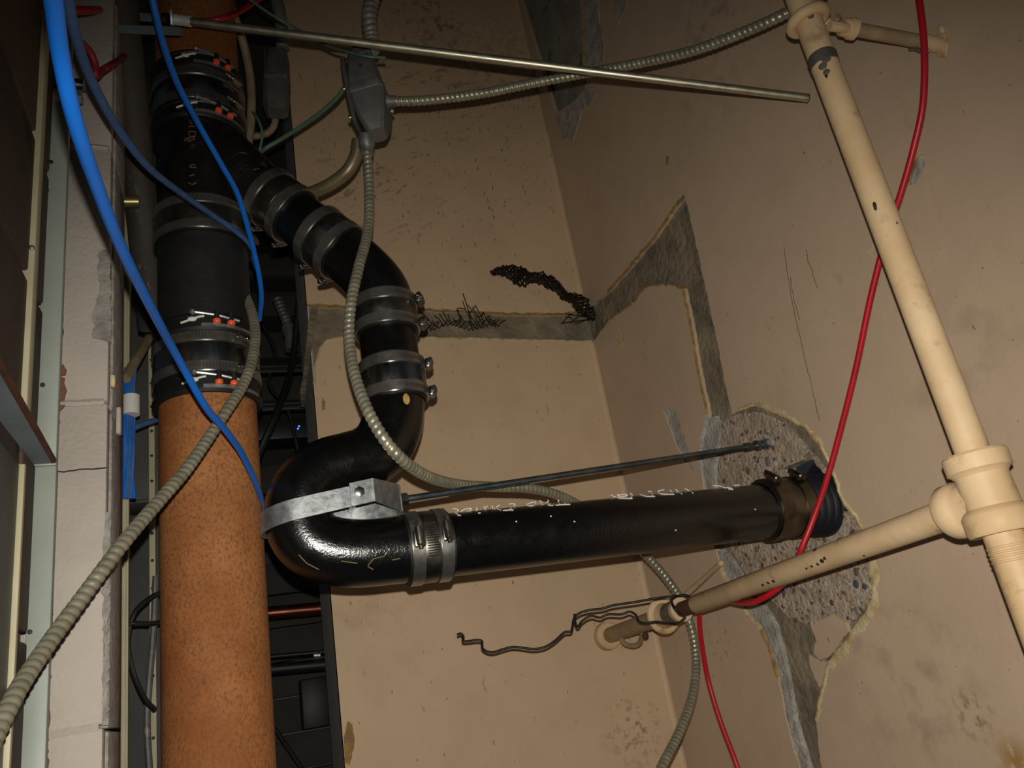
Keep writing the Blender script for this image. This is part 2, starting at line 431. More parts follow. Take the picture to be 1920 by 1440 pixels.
# one chipped spot low on the left edge shows ochre plaster
lowpoly = [(XW, YB, ZBOT)] + [tuple(p) for p in bpj] + [(XL, YB, ZBOT)]
lo = MB().slab(lowpoly, [], 0.02, (0, 1, 0))
part('plaster_lower', lo, M_BACK, wall_back, 'tan painted plaster below the groove')
def edge_strip(name, pl, wf, material, parent, nrm, lift=0.0012):
    """ragged band along a broken edge, a little proud of the wall"""
    P = np.array(pl); T = np.gradient(P, axis=0); T /= np.linalg.norm(T, axis=1)[:, None] + 1e-9
    nv = np.array(nrm, float); S = np.cross(nv, T)
    ws = np.array([wf(i / (len(P) - 1)) for i in range(len(P))]) * (0.55 + rng.random(len(P)) * 0.9)
    a = P - S * 0.0015; b = P + S * ws[:, None]
    mid = P + S * ws[:, None] * 0.45 + nv * lift * 1.6
    mb = MB().grid([a - nv * 0.004, a + nv * lift, mid, b + nv * 0.0002], closed=False)
    return part(name, mb, material, parent)
edge_strip('torn_paint_edge', [np.array(p) for p in bpj], lambda t: 0.004, M_EDGE, wall_back, (0, -1, 0))
edge_strip('torn_paint_edge', [np.array(p) for p in tpj], lambda t: 0.003, M_OCHRE, wall_back, (0, -1, 0), 0.0008)
# grey side of the pier
side = MB().slab([(XL, YB + .001, ZBOT), (XL, YB + .001, ZT), (XL, YB + .26, ZT), (XL, YB + .26, ZBOT)], [], 0.004, (1, 0, 0))
part('side_face', side, M_PIERS, wall_back, 'shadowed grey side of the pier')
# broken ragged plaster lip hanging on the pier's corner by the groove
lip_px = [(590, 578), (586, 610), (582, 640), (578, 670), (574, 700), (570, 730), (567, 760)]
rings = []
for i, (x, y) in enumerate(lip_px):
    c = onX(x, y, XL - .004); wd = 0.03 - 0.003 * i
    rings.append([c + np.array([0.006, -0.02 + rng.uniform(-.004, .004), 0]), c + np.array([-0.008 + rng.uniform(-.004, .004), 0.0, rng.uniform(-.006, .006)]),
                  c + np.array([-0.006, wd + rng.uniform(-.006, .006), 0]), c + np.array([0.006, wd + .004, 0])])
part('broken_plaster_lip', MB().grid(rings, True, True, True), M_CONC, wall_back, 'ragged grey plaster lip on the corner')
# ochre chips on the pier's left edge
def chip(px, plane, val, material, parent, name='paint_chip', lift=0.0015, amp=0.0012, fn=None):
    pts = [(onX if plane == 0 else onY)(x, y, val) for x, y in px]
    pts = jag(pts, amp, 0.006, plane, val - lift)
    nrm = (1, 0, 0) if plane == 0 else (0, 1, 0)
    return part(name, MB().slab([tuple(p) for p in pts], [], lift + .001, nrm), material, parent)
chip([(652, 1352), (660, 1358), (665, 1390), (660, 1420), (655, 1436), (646, 1430), (645, 1380)], 1, YB, M_OCHRE, wall_back)
chip([(604, 745), (609, 752), (610, 768), (604, 770)], 1, YB, M_OCHRE, wall_back)
chip([(945, 68), (960, 64), (972, 70), (968, 84), (958, 93), (952, 80)], 1, YB, M_EDGE, wall_back)

# ---- right wall: plaster with the big broken opening, the chases and the top recess cut through it
open_px = [(1098, 582), (1140, 546), (1178, 503), (1230, 440), (1262, 392), (1284, 366), (1291, 395), (1299, 430), (1310, 480), (1324, 545), (1338, 610), (1352, 680),
           (1364, 740), (1372, 778), (1384, 770), (1400, 766), (1416, 760), (1440, 769), (1480, 785), (1512, 802), (1540, 840), (1553, 866), (1561, 885),
           (1572, 920), (1583, 945), (1605, 970), (1617, 992), (1628, 1030), (1638, 1085), (1637, 1125), (1624, 1152), (1604, 1177), (1588, 1203),
           (1566, 1226), (1555, 1242), (1546, 1272), (1536, 1310), (1530, 1350), (1534, 1400), (1545, 1460), (1580, 1600),
           (1545, 1600), (1506, 1460), (1482, 1385), (1470, 1330), (1459, 1270), (1445, 1220), (1428, 1180), (1402, 1150), (1385, 1120), (1364, 1090), (1350, 1060),
           (1342, 1035), (1334, 1010), (1322, 960), (1318, 920), (1316, 885), (1312, 860), (1318, 815), (1325, 776), (1318, 742), (1306, 685), (1297, 625), (1287, 575), (1279, 541), (1262, 534),
           (1236, 533), (1210, 538), (1190, 565), (1166, 582), (1142, 600), (1122, 628), (1114, 638)]
OP = [onX(x, y, XW) for x, y in open_px]
OP[0][1] = YB - 0.001; OP[-1][1] = YB - 0.001
OPJ = jag(OP[:-1] + [OP[-1]], 0.0022, 0.01, 0, XW)
rec_px = [(1041, 214), (1076, 190), (1098, 166), (1096, 130), (1092, 60), (1088, -120), (1000, -120)]
REC = [onX(x, y, XW) for x, y in rec_px]
REC[0][1] = min(REC[0][1], YB - .012)
REC[-1] = np.array([XW, YB - .012, REC[-1][2]])
chip1 = [onX(x, y, XW) for x, y in [(1243, 772), (1254, 763), (1270, 774), (1279, 806), (1290, 845), (1300, 882), (1288, 874), (1268, 836), (1256, 804)]]
chip1 = jag(chip1, 0.0015, 0.008, 0, XW)
chip2 = [onX(x, y, XW) for x, y in [(1732, 288), (1735, 305), (1730, 326), (1716, 345), (1696, 348), (1700, 330), (1712, 308), (1724, 292)]]
chip2 = jag(chip2, 0.0012, 0.006, 0, XW)
YN = 0.25
# the plaster runs from the corner to beside the camera; the opening touches the corner, so it is part of the outline
outer = [(XW, YB, ZBOT), (XW, YN, ZBOT), (XW, YN, ZT), (XW, YB, ZT)]
lower_c = OPJ.index(OPJ[-1]) if False else None
ring = [tuple(p) for p in OPJ]
# outline: start at the corner top, go down to the opening's upper corner, round the opening, and on down the corner
zc_hi, zc_lo = OP[0][2], OP[-1][2]
k_end = max(range(len(OPJ)), key=lambda i: -np.linalg.norm(OPJ[i] - OP[-1]))
outline = [(XW, YB, ZT), (XW, YB, zc_hi)] + ring[:k_end + 1] + [(XW, YB, zc_lo), (XW, YB, ZBOT), (XW, YN, ZBOT), (XW, YN, ZT)]
# the lower end of the opening leaves the wall below the frame
rw = MB().slab(outline, [[tuple(p) for p in REC], [tuple(p) for p in chip1], [tuple(p) for p in chip2]], 0.014, (1, 0, 0))
wall_right = struct('wall_right', rw, M_RIGHT, label='tan painted plaster wall with a broken opening')
# grey mortar behind the plaster
gb = MB().slab([(XW + .013, YB + .02, ZBOT), (XW + .013, YN, ZBOT), (XW + .013, YN, ZT), (XW + .013, YB + .02, ZT)],
               [[(XW + .013, p[1], p[2]) for p in [onX(x, y, XW + .013) for x, y in [(1470, 880), (1500, 862), (1528, 862), (1552, 892), (1566, 950), (1552, 1000), (1530, 1020), (1490, 1012), (1466, 990), (1460, 930)]]],
                [tuple(p + np.array([.013, 0, 0])) for p in REC]], 0.03, (1, 0, 0))
part('grey_mortar', gb, M_CONC, wall_right, 'grey mortar bared in the cut grooves')
# back and sides of the top recess
rb = MB().slab([(XW + .022, YN + .9, 2.6), (XW + .022, YB + .02, 2.6), (XW + .022, YB + .02, ZT), (XW + .022, YN + .9, ZT)], [], 0.02, (1, 0, 0))
part('recess_back', rb, M_BEAM, wall_right, 'dark grey back of the recess at the top')
rr = [REC[i] for i in (2, 3, 4, 5)]
part('rusty_edge', MB().sweep(smooth(rr, 20), 0.004, 6), M_OCHRE, wall_right, 'rust stained edge of the recess')
# cove in the corner (rounded plaster)
def cove(z0, z1, name):
    r = 0.012
    pts = []
    for a in np.linspace(0, PI / 2, 8):
        pts.append((XW - r + r * math.sin(a) - .0005, YB - r + r * math.cos(a) - .0005))
    zs = np.linspace(z0, z1, 10)
    mb = MB().grid([[(x, y, z) for x, y in pts] for z in zs], closed=False)
    part(name, mb, M_BACK, wall_back, 'rounded plaster corner')
cove(ZBOT, zc_lo - .004, 'corner_cove'); cove(zc_hi + .004, REC[0][2] - .01, 'corner_cove')
# ragged cream / ochre paint edges round the opening (by stretches)
def stretch(a, b):
    ia = min(range(len(OPJ)), key=lambda i: np.linalg.norm(OPJ[i] - onX(*a, XW)))
    ib = min(range(len(OPJ)), key=lambda i: np.linalg.norm(OPJ[i] - onX(*b, XW)))
    return [OPJ[i] for i in range(min(ia, ib), max(ia, ib) + 1)]
NR = (-1, 0, 0)
edge_strip('torn_paint_edge', stretch((1384, 770), (1540, 840) ), lambda t: 0.008, M_EDGE, wall_right, NR, 0.002)
edge_strip('torn_paint_edge', stretch((1540, 840), (1617, 992) ), lambda t: 0.006, M_EDGE, wall_right, NR, 0.002)
edge_strip('torn_paint_edge', stretch((1628, 1030), (1624, 1152) ), lambda t: 0.012, M_EDGE, wall_right, NR, 0.002)
edge_strip('torn_paint_edge', stretch((1624, 1152), (1555, 1242) ), lambda t: 0.013, M_EDGE, wall_right, NR, 0.002)
edge_strip('torn_paint_edge', stretch((1555, 1242), (1530, 1350) ), lambda t: 0.006, M_EDGE, wall_right, NR, 0.002)
edge_strip('torn_paint_edge', stretch((1428, 1180), (1350, 1060) ), lambda t: 0.008, M_EDGE, wall_right, NR, 0.002)
edge_strip('ochre_paint_edge', stretch((1459, 1270), (1428, 1180) ), lambda t: 0.006, M_OCHRE, wall_right, NR, 0.0015)
edge_strip('torn_paint_edge', stretch((1318, 885), (1325, 776) ), lambda t: 0.007, M_PLAST, wall_right, NR, 0.002)
edge_strip('ochre_paint_edge', stretch((1140, 546), (1284, 366) ), lambda t: 0.004, M_OCHRE, wall_right, NR, 0.001)
edge_strip('ochre_paint_edge', stretch((1325, 776), (1279, 541) ), lambda t: 0.003, M_OCHRE, wall_right, NR, 0.001)
edge_strip('ochre_paint_edge', stretch((1279, 541), (1142, 600) ), lambda t: 0.003, M_OCHRE, wall_right, NR, 0.001)
# white plaster along the left of the lower chase
wp = [(1400, 1150), (1425, 1182), (1440, 1222), (1454, 1275), (1466, 1335), (1478, 1388), (1503, 1460), (1525, 1460), (1500, 1385), (1487, 1330), (1478, 1270), (1466, 1215), (1452, 1170), (1430, 1135), (1406, 1120), (1392, 1128)]
pts = jag([onX(x, y, XW + .004) for x, y in wp], 0.002, 0.008, 0, XW + .003)
part('white_plaster_band', MB().slab([tuple(p) for p in pts], [], .012, (1, 0, 0)), M_PLAST, wall_right, 'rough white plaster beside the lower groove')
wp = [(1322, 790), (1340, 780), (1352, 800), (1345, 840), (1338, 880), (1342, 930), (1326, 930), (1318, 890), (1314, 860), (1318, 820)]
pts = jag([onX(x, y, XW + .003) for x, y in wp], 0.0015, 0.008, 0, XW + .004)
part('white_plaster_band', MB().slab([tuple(p) for p in pts], [], .010, (1, 0, 0)), M_PLAST, wall_right, 'pale plaster left of the broken concrete')
wp = [(1352, 1030), (1372, 1050), (1392, 1085), (1402, 1112), (1388, 1122), (1368, 1092), (1350, 1058), (1342, 1036)]
pts = jag([onX(x, y, XW + .003) for x, y in wp], 0.0015, 0.008, 0, XW + .004)
part('white_plaster_band', MB().slab([tuple(p) for p in pts], [], .010, (1, 0, 0)), M_PLAST, wall_right)
# white torn plates near the top recess
for px in ([(1096, -20), (1122, -20), (1124, 40), (1130, 60), (1134, 90), (1132, 112), (1110, 124), (1098, 128), (1095, 60)],
           [(1042, 222), (1072, 198), (1100, 168), (1112, 162), (1118, 176), (1108, 196), (1092, 206), (1086, 228), (1080, 250), (1074, 266), (1064, 258), (1056, 262), (1052, 240)]):
    pts = jag([onX(x, y, XW) for x, y in px], 0.002, 0.008, 0, XW - .002)
    part('torn_plaster_patch', MB().slab([tuple(p) for p in pts], [], .003, (1, 0, 0)), M_PLAST, wall_right, 'pale torn plaster by the top recess')
chip([(1150, 0), (1172, -8), (1176, 10), (1168, 28), (1160, 50), (1155, 30)], 0, XW, M_PLAST, wall_right)
chip([(1250, 292), (1256, 296), (1254, 308), (1249, 310)], 0, XW, M_OCHRE, wall_right)
chip([(1160, 618), (1165, 630), (1168, 648), (1162, 655), (1159, 640)], 0, XW, M_EDGE, wall_right)
chip([(1700, 345), (1712, 306), (1722, 290), (1716, 312), (1708, 336)], 0, XW, M_OCHRE, wall_right)
chip([(1628, 470), (1636, 458), (1638, 466), (1630, 476)], 0, XW, M_EDGE, wall_right)
pts = [p + np.array([.004, 0, 0]) for p in chip1]
part('bared_plaster', MB().slab([tuple(p) for p in pts], [], .006, (1, 0, 0)), M_PLAST, wall_right, 'pale bared plaster left of the hole')
pts = [p + np.array([.004, 0, 0]) for p in chip2]
part('bared_plaster', MB().slab([tuple(p) for p in pts], [], .006, (1, 0, 0)), M_PLAST, wall_right, 'pale chip beside the red cable')
# cracks
for cp in ([(1470, 462), (1474, 500), (1482, 545), (1490, 590), (1502, 640), (1516, 700), (1528, 750), (1536, 790)], [(1511, 468), (1516, 490), (1524, 515), (1532, 540)], [(1482, 520), (1488, 560), (1500, 600)]):
    P = resample(smooth([onX(x, y, XW - .0002) for x, y in cp], 30), 0.006)
    P[:, 1] += rng.uniform(-.0015, .0015, len(P))
    part('crack', MB().sweep(P, 0.0006, 4), M_DARK, wall_right)
# little dark streak pits on the wall
# ---- broken concrete with its pebbles
agg_px = [(1350, 800), (1366, 785), (1392, 776), (1420, 772), (1450, 782), (1478, 800), (1500, 826), (1522, 850), (1545, 880), (1562, 915), (1576, 950), (1600, 978), (1612, 1000),
          (1624, 1040), (1634, 1090), (1631, 1124), (1616, 1148), (1594, 1170), (1570, 1166), (1548, 1160), (1520, 1175), (1495, 1166), (1470, 1150), (1450, 1128), (1430, 1108), (1404, 1090),
          (1388, 1060), (1372, 1035), (1362, 1000), (1340, 960), (1345, 900), (1352, 850)]
AG = jag([onX(x, y, XW + .007) for x, y in agg_px], 0.003, 0.012, 0, XW + .007)
hole_px = [(1468, 880), (1480, 872), (1502, 864), (1512, 850), (1522, 852), (1528, 868), (1542, 886), (1553, 905), (1561, 926), (1566, 955), (1560, 978), (1552, 996), (1536, 1017), (1522, 1008), (1490, 1006), (1470, 990), (1462, 960), (1460, 920)]
HO = jag([onX(x, y, XW + .007) for x, y in hole_px], 0.0012, 0.006, 0, XW + .007)
agg = part('broken_concrete', MB().slab([tuple(p) for p in AG], [[tuple(p) for p in HO]], .03, (1, 0, 0)), M_AGG, wall_right, 'broken concrete full of coloured pebbles round the pipe hole')
def inside(p, poly):
    x, y = p; c = False; n = len(poly); j = n - 1
    for i in range(n):
        xi, yi = poly[i]; xj, yj = poly[j]
        if (yi > y) != (yj > y) and x < (xj - xi) * (y - yi) / (yj - yi) + xi: c = not c
        j = i
    return c
stone_me = []
for k in range(6):
    t = MB().ball((0, 0, 0), 1, 1 if k % 2 else 2, (1, 1, 1), 0.16)
    stone_me.append(t.mesh('stone', None, 60))
me_by = {}
n_st = 0
def add_stone(x, y, size, kind, stretchz=None):
    p = onX(x, y, XW + .007)
    k = (random.randrange(6), kind)
    if k not in me_by:
        me = stone_me[k[0]].copy(); me.materials.append(STONE_M[kind]); me_by[k] = me
    o = bpy.data.objects.new('stone', me_by[k]); COL.objects.link(o); o.parent = agg
    o.location = (p[0] - .0006, p[1], p[2])
    o.rotation_euler = (random.uniform(0, PI), random.uniform(-.2, .2), random.uniform(-.2, .2))
    o.scale = (size * .35, size, size * (stretchz or random.uniform(.55, .95)))
big = [(1440, 865, 12, 0), (1403, 884, 8, 5), (1382, 842, 6, 2), (1450, 840, 6, 2), (1416, 858, 6, 4), (1392, 815, 7, 2), (1412, 826, 5, 1), (1358, 902, 7, 5), (1420, 1030, 8, 0), (1450, 1025, 7, 4),
       (1455, 870, 9, 3), (1508, 1110, 8, 0), (1530, 1095, 7, 1), (1605, 1095, 9, 4), (1606, 1072, 9, 5), (1568, 1108, 8, 3), (1560, 1130, 7, 2), (1622, 1100, 8, 4), (1590, 1120, 9, 1), (1548, 1095, 7, 3),
       (1575, 1075, 7, 1), (1600, 1000, 7, 2), (1592, 985, 6, 3), (1470, 1110, 9, 4), (1545, 1135, 8, 1), (1610, 1130, 7, 3), (1430, 1060, 7, 2), (1405, 1048, 7, 0), (1385, 1020, 6, 5), (1470, 1050, 6, 1)]
for x, y, s, k in big: add_stone(x, y, s * .0009, k)
tries = 0
while n_st < 250 and tries < 4000:
    tries += 1
    x, y = random.uniform(1345, 1636), random.uniform(775, 1172)
    if not inside((x, y), agg_px) or inside((x, y), hole_px): continue
    if y < 790: continue
    add_stone(x, y, random.choice((.0026, .0032, .0040, .0050, .0062)), random.choice((0, 0, 1, 2, 3, 3, 4, 5, 5)))
    n_st += 1
# tan flake still hanging in the lower opening
fk = [onX(x, y, XW + .002) for x, y in [(1520, 1172), (1545, 1160), (1562, 1152), (1585, 1168), (1590, 1185), (1560, 1225), (1540, 1240), (1526, 1226), (1530, 1200)]]
fk = jag(fk, .002, .008, 0, XW + .002)
part('paint_flake', MB().slab([tuple(p) for p in fk], [], .008, (1, 0, 0)), M_RIGHT, wall_right, 'tan flake of plaster left in the lower opening')
fk = [onX(x, y, XW + .002) for x, y in [(1517, 1228), (1535, 1236), (1552, 1244), (1545, 1272), (1536, 1290), (1526, 1265), (1519, 1250)]]
fk = jag(fk, .0015, .008, 0, XW + .002)
part('paint_flake', MB().slab([tuple(p) for p in fk], [], .008, (1, 0, 0)), M_RIGHT, wall_right, 'small tan flake in the lower groove')

# ---- block pier on the left (its end faces us), painted white, with a bare grey side
YP = 1.06
xr0 = onY(204, 640, YP)[0]; xl0 = onY(60, 640, YP)[0]
wall_left = struct('wall_left', MB().box(((xr0 + xl0) / 2 - .004, YP + .07, 2.0), (xr0 - xl0 - .012, .11, 2.6)), M_BGREY, label='block pier on the left')
zj = [onY(150, y, YP)[2] for y in (-420, -60, 277, 757, 1368, 1700)]
for i in range(len(zj) - 1):
    z1, z0 = zj[i] - .0015, zj[i + 1] + .0015
    part('block', MB().box(((xr0 + xl0) / 2, YP + .008, (z0 + z1) / 2), (xr0 - xl0, .02, z1 - z0), bev=.003), M_BLOCK, wall_left)
    part('block_side', MB().box((xr0 - .003, YP + .074, (z0 + z1) / 2 - .004), (.012, .104, z1 - z0), bev=.003), M_BGREY, wall_left, 'bare grey side of a block')
for y in (277, 757, 1368):
    z = onY(150, y, YP)[2]
    P = [(x, YP - .0015 + random.uniform(-.0006, .0006), z + random.uniform(-.0008, .0008)) for x in np.linspace(xl0, xr0 - .004, 16)]
    part('mortar_bead', MB().sweep(P, .005, 6, flat=(1, 1)), M_BLOCK, wall_left)
P = [(x, YP - .0026, onY(150, 885, YP)[2] + random.uniform(-.0008, .0008) + (x - xl0) * .03) for x in np.linspace(xl0, xr0, 18)]
part('crack', MB().sweep(P, .0009, 4), M_DARK, wall_left)
def patch_y(px, val, material, parent, name, label=None, thick=.002, amp=.002, st=.006):
    pts = jag([onY(x, y, val) for x, y in px], amp, st, 1, val)
    part(name, MB().slab([tuple(p) for p in pts], [], thick, (0, 1, 0)), material, parent, label)
patch_y([(186, 470), (206, 470), (208, 642), (190, 636), (172, 632), (178, 610), (172, 600), (180, 570), (186, 540), (182, 500)], YP - .004, M_BGREY, wall_left, 'bare_patch', 'bare grey patch where the white paint has gone', .003)
patch_y([(196, 960), (205, 960), (203, 1360), (190, 1360), (194, 1250), (192, 1100)], YP - .0035, M_BGREY, wall_left, 'bare_edge', None, .002)
patch_y([(110, 688), (118, 682), (124, 692), (122, 702), (112, 704)], YP - .006, M_DIRTYJ, wall_left, 'rust_stain', 'orange rust clump', .004)
patch_y([(110, 706), (121, 708), (122, 740), (124, 758), (112, 770), (108, 820), (104, 860), (100, 850), (106, 760)], YP - .005, M_DIRTYJ, wall_left, 'rust_stain', 'orange rusty mortar', .003)
patch_y([(103, 860), (107, 880), (103, 960), (98, 1100), (94, 1220), (90, 1440), (84, 1440), (94, 1100), (99, 930)], YP - .004, M_BROWNJ, wall_left, 'mortar_edge', None, .003)
patch_y([(121, 300), (124, 330), (121, 420), (119, 560), (117, 660), (112, 660), (116, 480), (118, 320)], YP - .004, M_BROWNJ, wall_left, 'mortar_edge', None, .003)
# blob of white paint and a scrap of white tube on the grey side
part('paint_blob', MB().box(tuple(onY(212, 716, YP + .0)), (.006, .012, .016), bev=.002), M_EDGE, wall_left)
part('white_tab', MB().box(tuple(onX(223, 790, xr0 + .006)), (.006, .012, .038), bev=.002), M_BLOCK, wall_left, 'white plastic tab')

# ---- brown painted block wall running toward the camera, at the far left
xb = onY(62, 300, 0.90)[0]
wall_brown = struct('wall_side_left', MB().box((xb - .055, .55, 2.0), (.09, 0.9, 2.4)), M_BROWNJ, label='brown painted block wall')
zc = 0.86
row = 0
while zc < 3.1:
    y0 = .12 - (.2 if row % 2 else 0.0)
    while y0 < .98:
        ya, yb_ = max(y0, .12), min(y0 + .392, .985)
        if yb_ - ya > .03:
            part('block', MB().box((xb - .006, (ya + yb_) / 2, zc + .0935), (.014, yb_ - ya - .008, .182), bev=.003), M_BROWN, wall_brown)
        y0 += .4
    zc += .193; row += 1
# cream painted steel strip, grey green steel flange
def vstrip(xa, xb_, yref, Y, z0, z1, depth):
    a = onY(xa, yref, Y)[0]; b = onY(xb_, yref, Y)[0]
    return MB().box(((a + b) / 2, Y + depth / 2, (z0 + z1) / 2), (b - a, depth, z1 - z0), bev=.0015)
zl = onY(60, 775, .90)[2]
t = thing('steel_strip', 'cream painted upright steel strip beside the brown block wall', 'strip', onY(60, 300, .90))
part('strip', vstrip(57, 80, 200, .90, zl - .02, 3.0, .02), M_CREAM, t)
for y in (212, 465): part('screw', MB().lathe(onY(60, y, .899), (0, -1, 0), [(0, .003), (.002, .003), (.0035, .0015)], 10), M_GALV, t)
t = thing('steel_flange', 'grey green painted upright steel flange against the white blocks', 'flange', onY(100, 500, .99))
zl2 = onY(100, 872, .99)[2]
part('flange_upper', vstrip(83, 122, 420, .99, zl2, 3.0, .012), M_GREEN, t)
part('flange_lower', vstrip(61, 104, 920, .985, .7, zl2 - .002, .012), M_GREEN, t)
for x, y in ((96, 304), (88, 357), (80, 722), (56, 1185)):
    part('hole_plug', MB().lathe(onY(x, y, .984), (0, -1, 0), [(0, .0026), (.0016, .0026), (.002, .001)], 10), M_DARK, t)
# the ledge (angle iron) running toward us and the plates under it
zled = onX(100, 872, onY(100, 872, .985)[0])[2]
xe = onY(100, 872, .985)[0]
t = thing('angle_ledge', 'blue grey steel ledge sloping out of the frame at the lower left', 'ledge', (xe, .98, zled))
e0 = onY(100, 868, .98); e1 = onZ(-30, 640, zled)
d = (e1 - e0); d /= np.linalg.norm(d); nb = np.array([-d[1], d[0], 0]) ; nb = nb if nb[0] < 0 else -nb
def quadbox(a, b, off, thick):
    vs = [a, b, b + off, a + off]
    return MB().slab([tuple(v) for v in vs], [], thick, (0, 0, 1))
part('flat', quadbox(e0, e1, nb * .11, .006), M_BLUEG, t)
part('rim', MB().sweep([e0 + np.array([0, 0, .003]), e1 + np.array([0, 0, .003])], .0036, 6), M_RUST, t, 'rusty brown rim')
part('web', MB().slab([tuple(e0 + nb * .05), tuple(e1 + nb * .05), tuple(e1 + nb * .05 - np.array([0, 0, .03])), tuple(e0 + nb * .05 - np.array([0, 0, .03]))], [], .004, tuple(nb)), M_BLUEG, t)
xp = xb + .010
ye = onX(33, 1000, xp)[1]
zpt = zled - .034
t = thing('steel_plate', 'scuffed blue grey upright steel plate under the ledge at the left edge', 'plate', (xp, ye, zpt))
part('plate', MB().box((xp - .004, (ye + .3) / 2, (zpt + .7) / 2), (.008, ye - .3, zpt - .7), bev=.002), M_BLUEG, t)
part('edge_lip', MB().box((xp + .002, ye - .004, (zpt + .7) / 2), (.006, .008, zpt - .7), bev=.001), M_CREAM, t, 'thin pale edge')
# bolt through the flange with a nut and a wooden packer
pb = onY(98, 153, .985)
t = thing('anchor_bolt', 'steel bolt with nut crossing behind the thick blue cable by the white blocks', 'bolt', pb)
pe = onY(158, 160, .985)
part('shank', MB().lathe(pb, pe - pb, [(0, .008), (np.linalg.norm(pe - pb), .008)], 20), M_SS, t)
part('collar', MB().lathe(pb - (pe - pb) * .05, pe - pb, [(0, .011), (.008, .011)], 20), M_SS, t)
part('packer', MB().box(tuple(onY(101, 178, .985)), (.011, .012, .014), bev=.001), M_CREAM, t, 'pale yellow packer block')
part('nut', MB().lathe(onY(140, 181, .985) - np.array([0, 0, 0]), (1, 0, 0), [(-.009, .010), (.009, .010)], 6), M_GALV, t)

# ---- the dark space beyond: far boards, pipes, studs
YF = 3.3
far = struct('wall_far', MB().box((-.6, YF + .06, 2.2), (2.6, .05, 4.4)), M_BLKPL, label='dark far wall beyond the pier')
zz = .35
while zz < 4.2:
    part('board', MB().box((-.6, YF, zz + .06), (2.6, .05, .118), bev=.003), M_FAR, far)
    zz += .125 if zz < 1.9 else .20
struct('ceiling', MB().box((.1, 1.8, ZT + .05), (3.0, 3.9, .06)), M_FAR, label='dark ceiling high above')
def hpipe(name, px0, px1, Y, r, material, label, cat):
    a = onY(*px0, Y); b = onY(*px1, Y); b = b + (b - a) * .6; a = a - (b - a) * .25
    return single(name, MB().lathe(a, b - a, [(0, r), (np.linalg.norm(b - a), r)], 24), material, label, cat, a)
hpipe('copper_pipe', (500, 1150), (600, 1141), 2.75, .021, M_COPPER, 'dark copper pipe crossing the dark gap beside the orange pipe', 'pipe')
t = thing('conduit_run', 'pair of thin black conduits crossing the dark gap below the copper pipe', 'conduit', onY(505, 1240, 2.75))
for y0, y1, r in ((1232, 1222, .007), (1256, 1246, .018)):
    a = onY(500, y0, 2.75); b = onY(610, y1, 2.75); L = np.linalg.norm(b - a)
    part('tube', MB().lathe(a - (b - a) * .2, b - a, [(0, r), (L * 1.8, r)], 20), M_BLKPL, t)
part('clamp', MB().lathe(onY(588, 1229, 2.74), (1, 0, -.1), [(0, .014), (.02, .014)], 16), M_GALV, t)
c = onY(590, 1318, 3.22)
t = thing('junction_box', 'black box fixed low in the dark gap beside the pier', 'box', c)
part('body', MB().box(tuple(c), (.10, .10, .17), bev=.006), M_BLKPL, t)
part('lid', MB().box(tuple(c - np.array([0, .053, 0])), (.094, .008, .164), bev=.003), M_BLKPL, t)
c = onY(560, 800, 2.6)
t = thing('network_device', 'black device with a glowing blue light in the dark gap', 'device', c)
part('body', MB().box(tuple(c + np.array([-.10, .06, .0])), (.3, .10, .07), bev=.005), M_BLKPL, t)
for dx, dz in ((.002, .004), (-.002, -.004)):
    part('led', MB().ball(tuple(c + np.array([dx, .008, dz])), .0032, 2), M_LED, t, 'blue light')
for i, (y, Y) in enumerate(((700, 2.5), (770, 2.5))):
    a = onY(490, y, Y); b = onY(600, y - 12, Y)
    t = thing('shelf_rail', 'upper dark steel rail in the dark gap' if i == 0 else 'lower dark steel rail in the dark gap just above the blue light', 'rail', a)
    part('rail', MB().box(tuple((a + b) / 2), (.35, .02, .02), bev=.002), M_BLKPL, t)
    part('lip', MB().box(tuple((a + b) / 2 + np.array([0, -.012, .012])), (.35, .004, .01), bev=.001), M_BLKPL, t)
def cable(name, pts, r, material, label, cat='cable', seg=10, n=60, group=None, caps=True):
    P = smooth(pts, n)
    return single(name, MB().sweep(P, r, seg, caps), material, label, cat, P[0], group)
cable('black_cable', [onY(560, 560, 2.3), onY(548, 680, 2.3), onY(520, 770, 2.2), onY(486, 850, 2.2), onY(470, 900, 2.2)], .010, M_BLKPL, 'thick black cable sagging through the dark gap behind the orange pipe')
cable('black_cable', [onY(488, 600, 2.5), onY(515, 660, 2.5), onY(505, 720, 2.5), onY(540, 770, 2.5), onY(560, 850, 2.5)], .006, M_BLKPL, 'thin black cable looping in the dark gap above the blue light')
cable('black_cable', [onY(515, 1365, 2.9), onY(545, 1410, 2.9), onY(580, 1460, 2.9)], .007, M_BLKPL, 'thin black cable slanting through the bottom of the dark gap')
t = thing('flexible_conduit', 'grey ribbed conduit with a coupling hanging in the dark gap beside the pier', 'conduit', onY(545, 620, 2.4))
P = resample(smooth([onY(520, 560, 2.4), onY(532, 590, 2.4), onY(540, 610, 2.4)], 20), .003)
part('hose', MB().sweep(P, .016, 14, mod=lambda i, a: 1 + .1 * math.sin(i * 1.4)), M_BOXG, t)
part('coupling', MB().lathe(onY(541, 612, 2.4), onY(548, 660, 2.4) - onY(541, 612, 2.4), [(0, .022), (.03, .022), (.03, .018), (.06, .018), (.06, .022), (.085, .022)], 18), M_BOXG, t)

